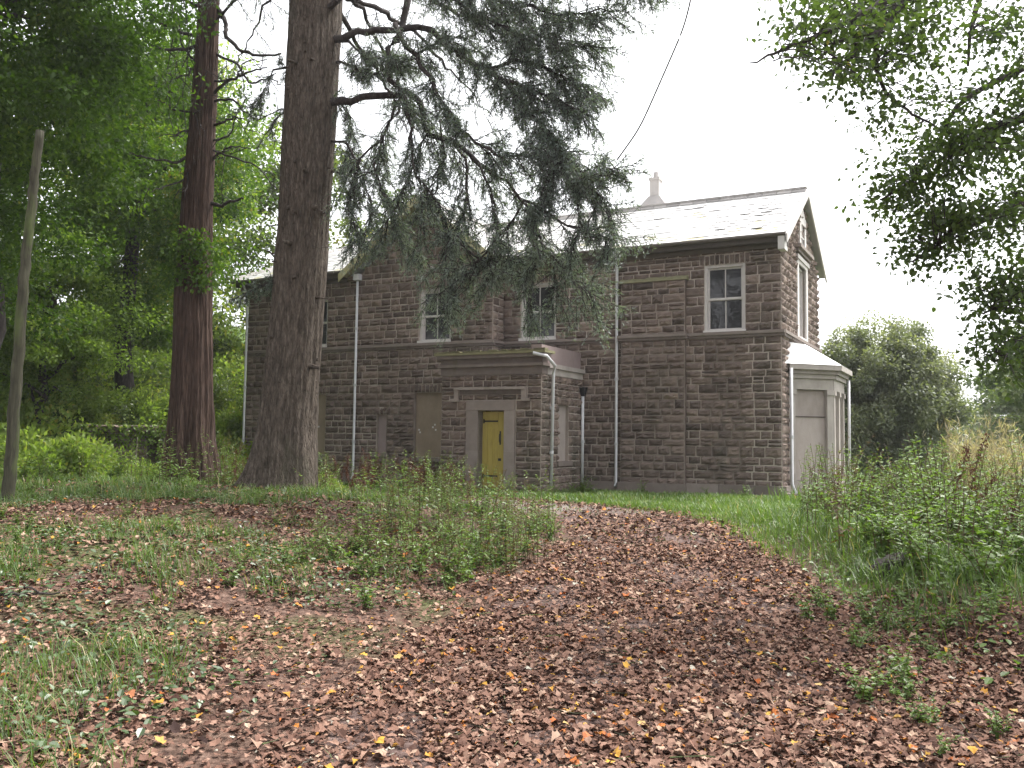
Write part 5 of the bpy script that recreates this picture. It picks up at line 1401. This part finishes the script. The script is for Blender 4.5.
scatter(34, 'bramble', (1.6, 5.0), (4.2, 9.5), lambda x, y: rx(x, y) > 1.25 and x < .62 * y, (.25, .55), 'small bramble sprig among dead leaves right of the path', 'bramble sprigs right of the path')
scatter(40, 'bramble', (-9, -1.2), (5.5, 15), lambda x, y: pdv(x, y) > 1.2 and abs(x) < .62 * y, (.25, .45), 'small bramble sprig among the leaves on the mound', 'bramble sprigs on the mound')
scatter(30, 'bramble', (-13, -5.5), (16.5, 24), lambda x, y: bank_d(np.array([x]), np.array([y]))[0] < -.5, (.6, 1.2), 'arching bramble at the foot of the wooded bank', 'brambles below the wooded bank')

# --- small twig litter among the leaves
mb = MB(); xw, yw = wedge(1500, 2.6, 15, power=.8); xw, yw = keep(xw, yw, np.clip(dens_leaf(xw, yw) + .15, 0, 1))
for x, y in zip(xw, yw):
    a, l = R.uniform(0, 6.3), R.uniform(.06, .28); e = np.array([x + math.cos(a) * l, y + math.sin(a) * l])
    m = (np.array([x, y]) + e) / 2 + R.normal(size=2) * .015
    mb.tube([(q[0], q[1], gz(q[0], q[1]) + .03 + .02 * R.random()) for q in ((x, y), m, e)], [R.uniform(.002, .005), .003, .0015], 4, cap=False)
tag(mb.build('twig_litter', M['bark_pole']), 'small broken twigs scattered among the fallen leaves', 'twigs', kind='stuff')

# ================================================================== STICKS, STUMP, STONES
def stick(px0, px1, r, label, mat='bark_pole'):
    def gp(px):
        Y = 3.0
        while Y < 24:
            p = at(px[0], px[1], Y)
            if p[2] <= gz(p[0], p[1]) + .03: break
            Y += .03
        return p
    a, b = gp(px0), gp(px1)
    Q = wander(a, b, 9, .05); Q[:, 2] = ground(Q[:, 0], Q[:, 1]) + .035 + .02 * R.random(9)
    mb = MB(); mb.tube(Q, list(np.linspace(r, r * .45, 9)), 7)
    m = Q[5]; e = m + np.array([R.normal() * .12, R.normal() * .12, .05]); mb.tube([Q[5], (Q[5] + e) / 2 + np.array([0, 0, .02]), e], [r * .6, r * .5, r * .3], 5)
    tag(set_origin(mb.build('fallen_stick', M[mat], smooth_sh=True), Q[0]), label, 'stick')
stick((62, 629), (112, 636), .011, 'pale bent stick lying among leaves on the near mound')
stick((0, 598), (60, 595), .014, 'dark stick lying at the left edge of the mound', 'bark_dark')
stick((86, 625), (92, 668), .008, 'short bleached twig pointing down the mound beside the bent stick')
stick((158, 525), (182, 551), .008, 'thin pale twig below the reddish trunk on the mound')
stick((150, 606), (170, 626), .008, 'small straw pale twig in the tuft of the mound')
# mossy stump in the right bank
p = at(905, 592, 9.4); sx_, sy_ = p[0], p[1]; sz_ = gz(sx_, sy_)
V, Fq = [], []
nu, nv = 26, 12
for j in range(nv):
    for i in range(nu):
        th, ph = 2 * np.pi * i / nu, (j / (nv - 1)) * np.pi * .56
        r_ = 1 + .35 * (noise2(np.cos(th) * 2.2 + 7, np.sin(th) * 2.2 + ph * 2, .6) - .5) + .14 * (noise2(np.cos(th) * 6, np.sin(th) * 6 + ph * 4, .5) - .5)
        V.append((sx_ + .34 * r_ * math.cos(th) * math.sin(ph + .12), sy_ + .24 * r_ * math.sin(th) * math.sin(ph + .12), sz_ - .12 + .27 * r_ * math.cos(ph)))
q = np.arange(nu * nv).reshape(nv, nu); q2 = np.roll(q, -1, 1)
st = mesh_obj('mossy_stump', np.array(V), [np.stack([q[:-1], q[1:], q2[1:], q2[:-1]], -1).reshape(-1, 4)], M['bark_dark'], smooth_sh=True)
tag(set_origin(st, (sx_, sy_, sz_)), 'dark rotting mossy stump half hidden in the bank right of the path', 'stump')
# tumbled stone slabs by the bay
for k_, (u, v, s, lab) in enumerate([(.55, -.25, .42, 'flat stone slab on the ground below the corner drainpipe'), (1.6, .5, .36, 'tumbled stone slab in front of the bay window')]):
    mb = MB(); c_ = H(u, v, 0); fr_ = frame(c_, unit(DU + .3 * DV * (1 - 2 * k_)), -DV)
    mb.box(fr_, -s, s, -.05, .12, -.22, .22, .5, .03)
    tag(set_origin(mb.build('stone_slab', M['dressed']), c_), lab, 'stone slab')

# ================================================================== HAZE ADDED FOR LENS GLARE AND FADED DISTANCE
mb = MB(); lo_, hi_ = -60.0, 27.0
mb.hexa([(-340, -130, lo_), (340, -130, lo_), (340, 430, lo_), (-340, 430, lo_), (-340, -130, hi_), (340, -130, hi_), (340, 430, hi_), (-340, 430, hi_)])
m_, nt_, o_ = new_mat('glare_haze')
pv_ = nt_.nodes.new("ShaderNodeVolumePrincipled")
pv_.inputs["Color"].default_value = (0.97, 0.97, 1.0, 1)
pv_.inputs["Density"].default_value = 0.0005
pv_.inputs["Anisotropy"].default_value = 0.3
nt_.links.new(pv_.outputs[0], o_.inputs["Volume"])
tag(mb.build('haze', m_), 'thin haze added round the house to lift dark tones like lens glare', 'haze', kind='stuff')
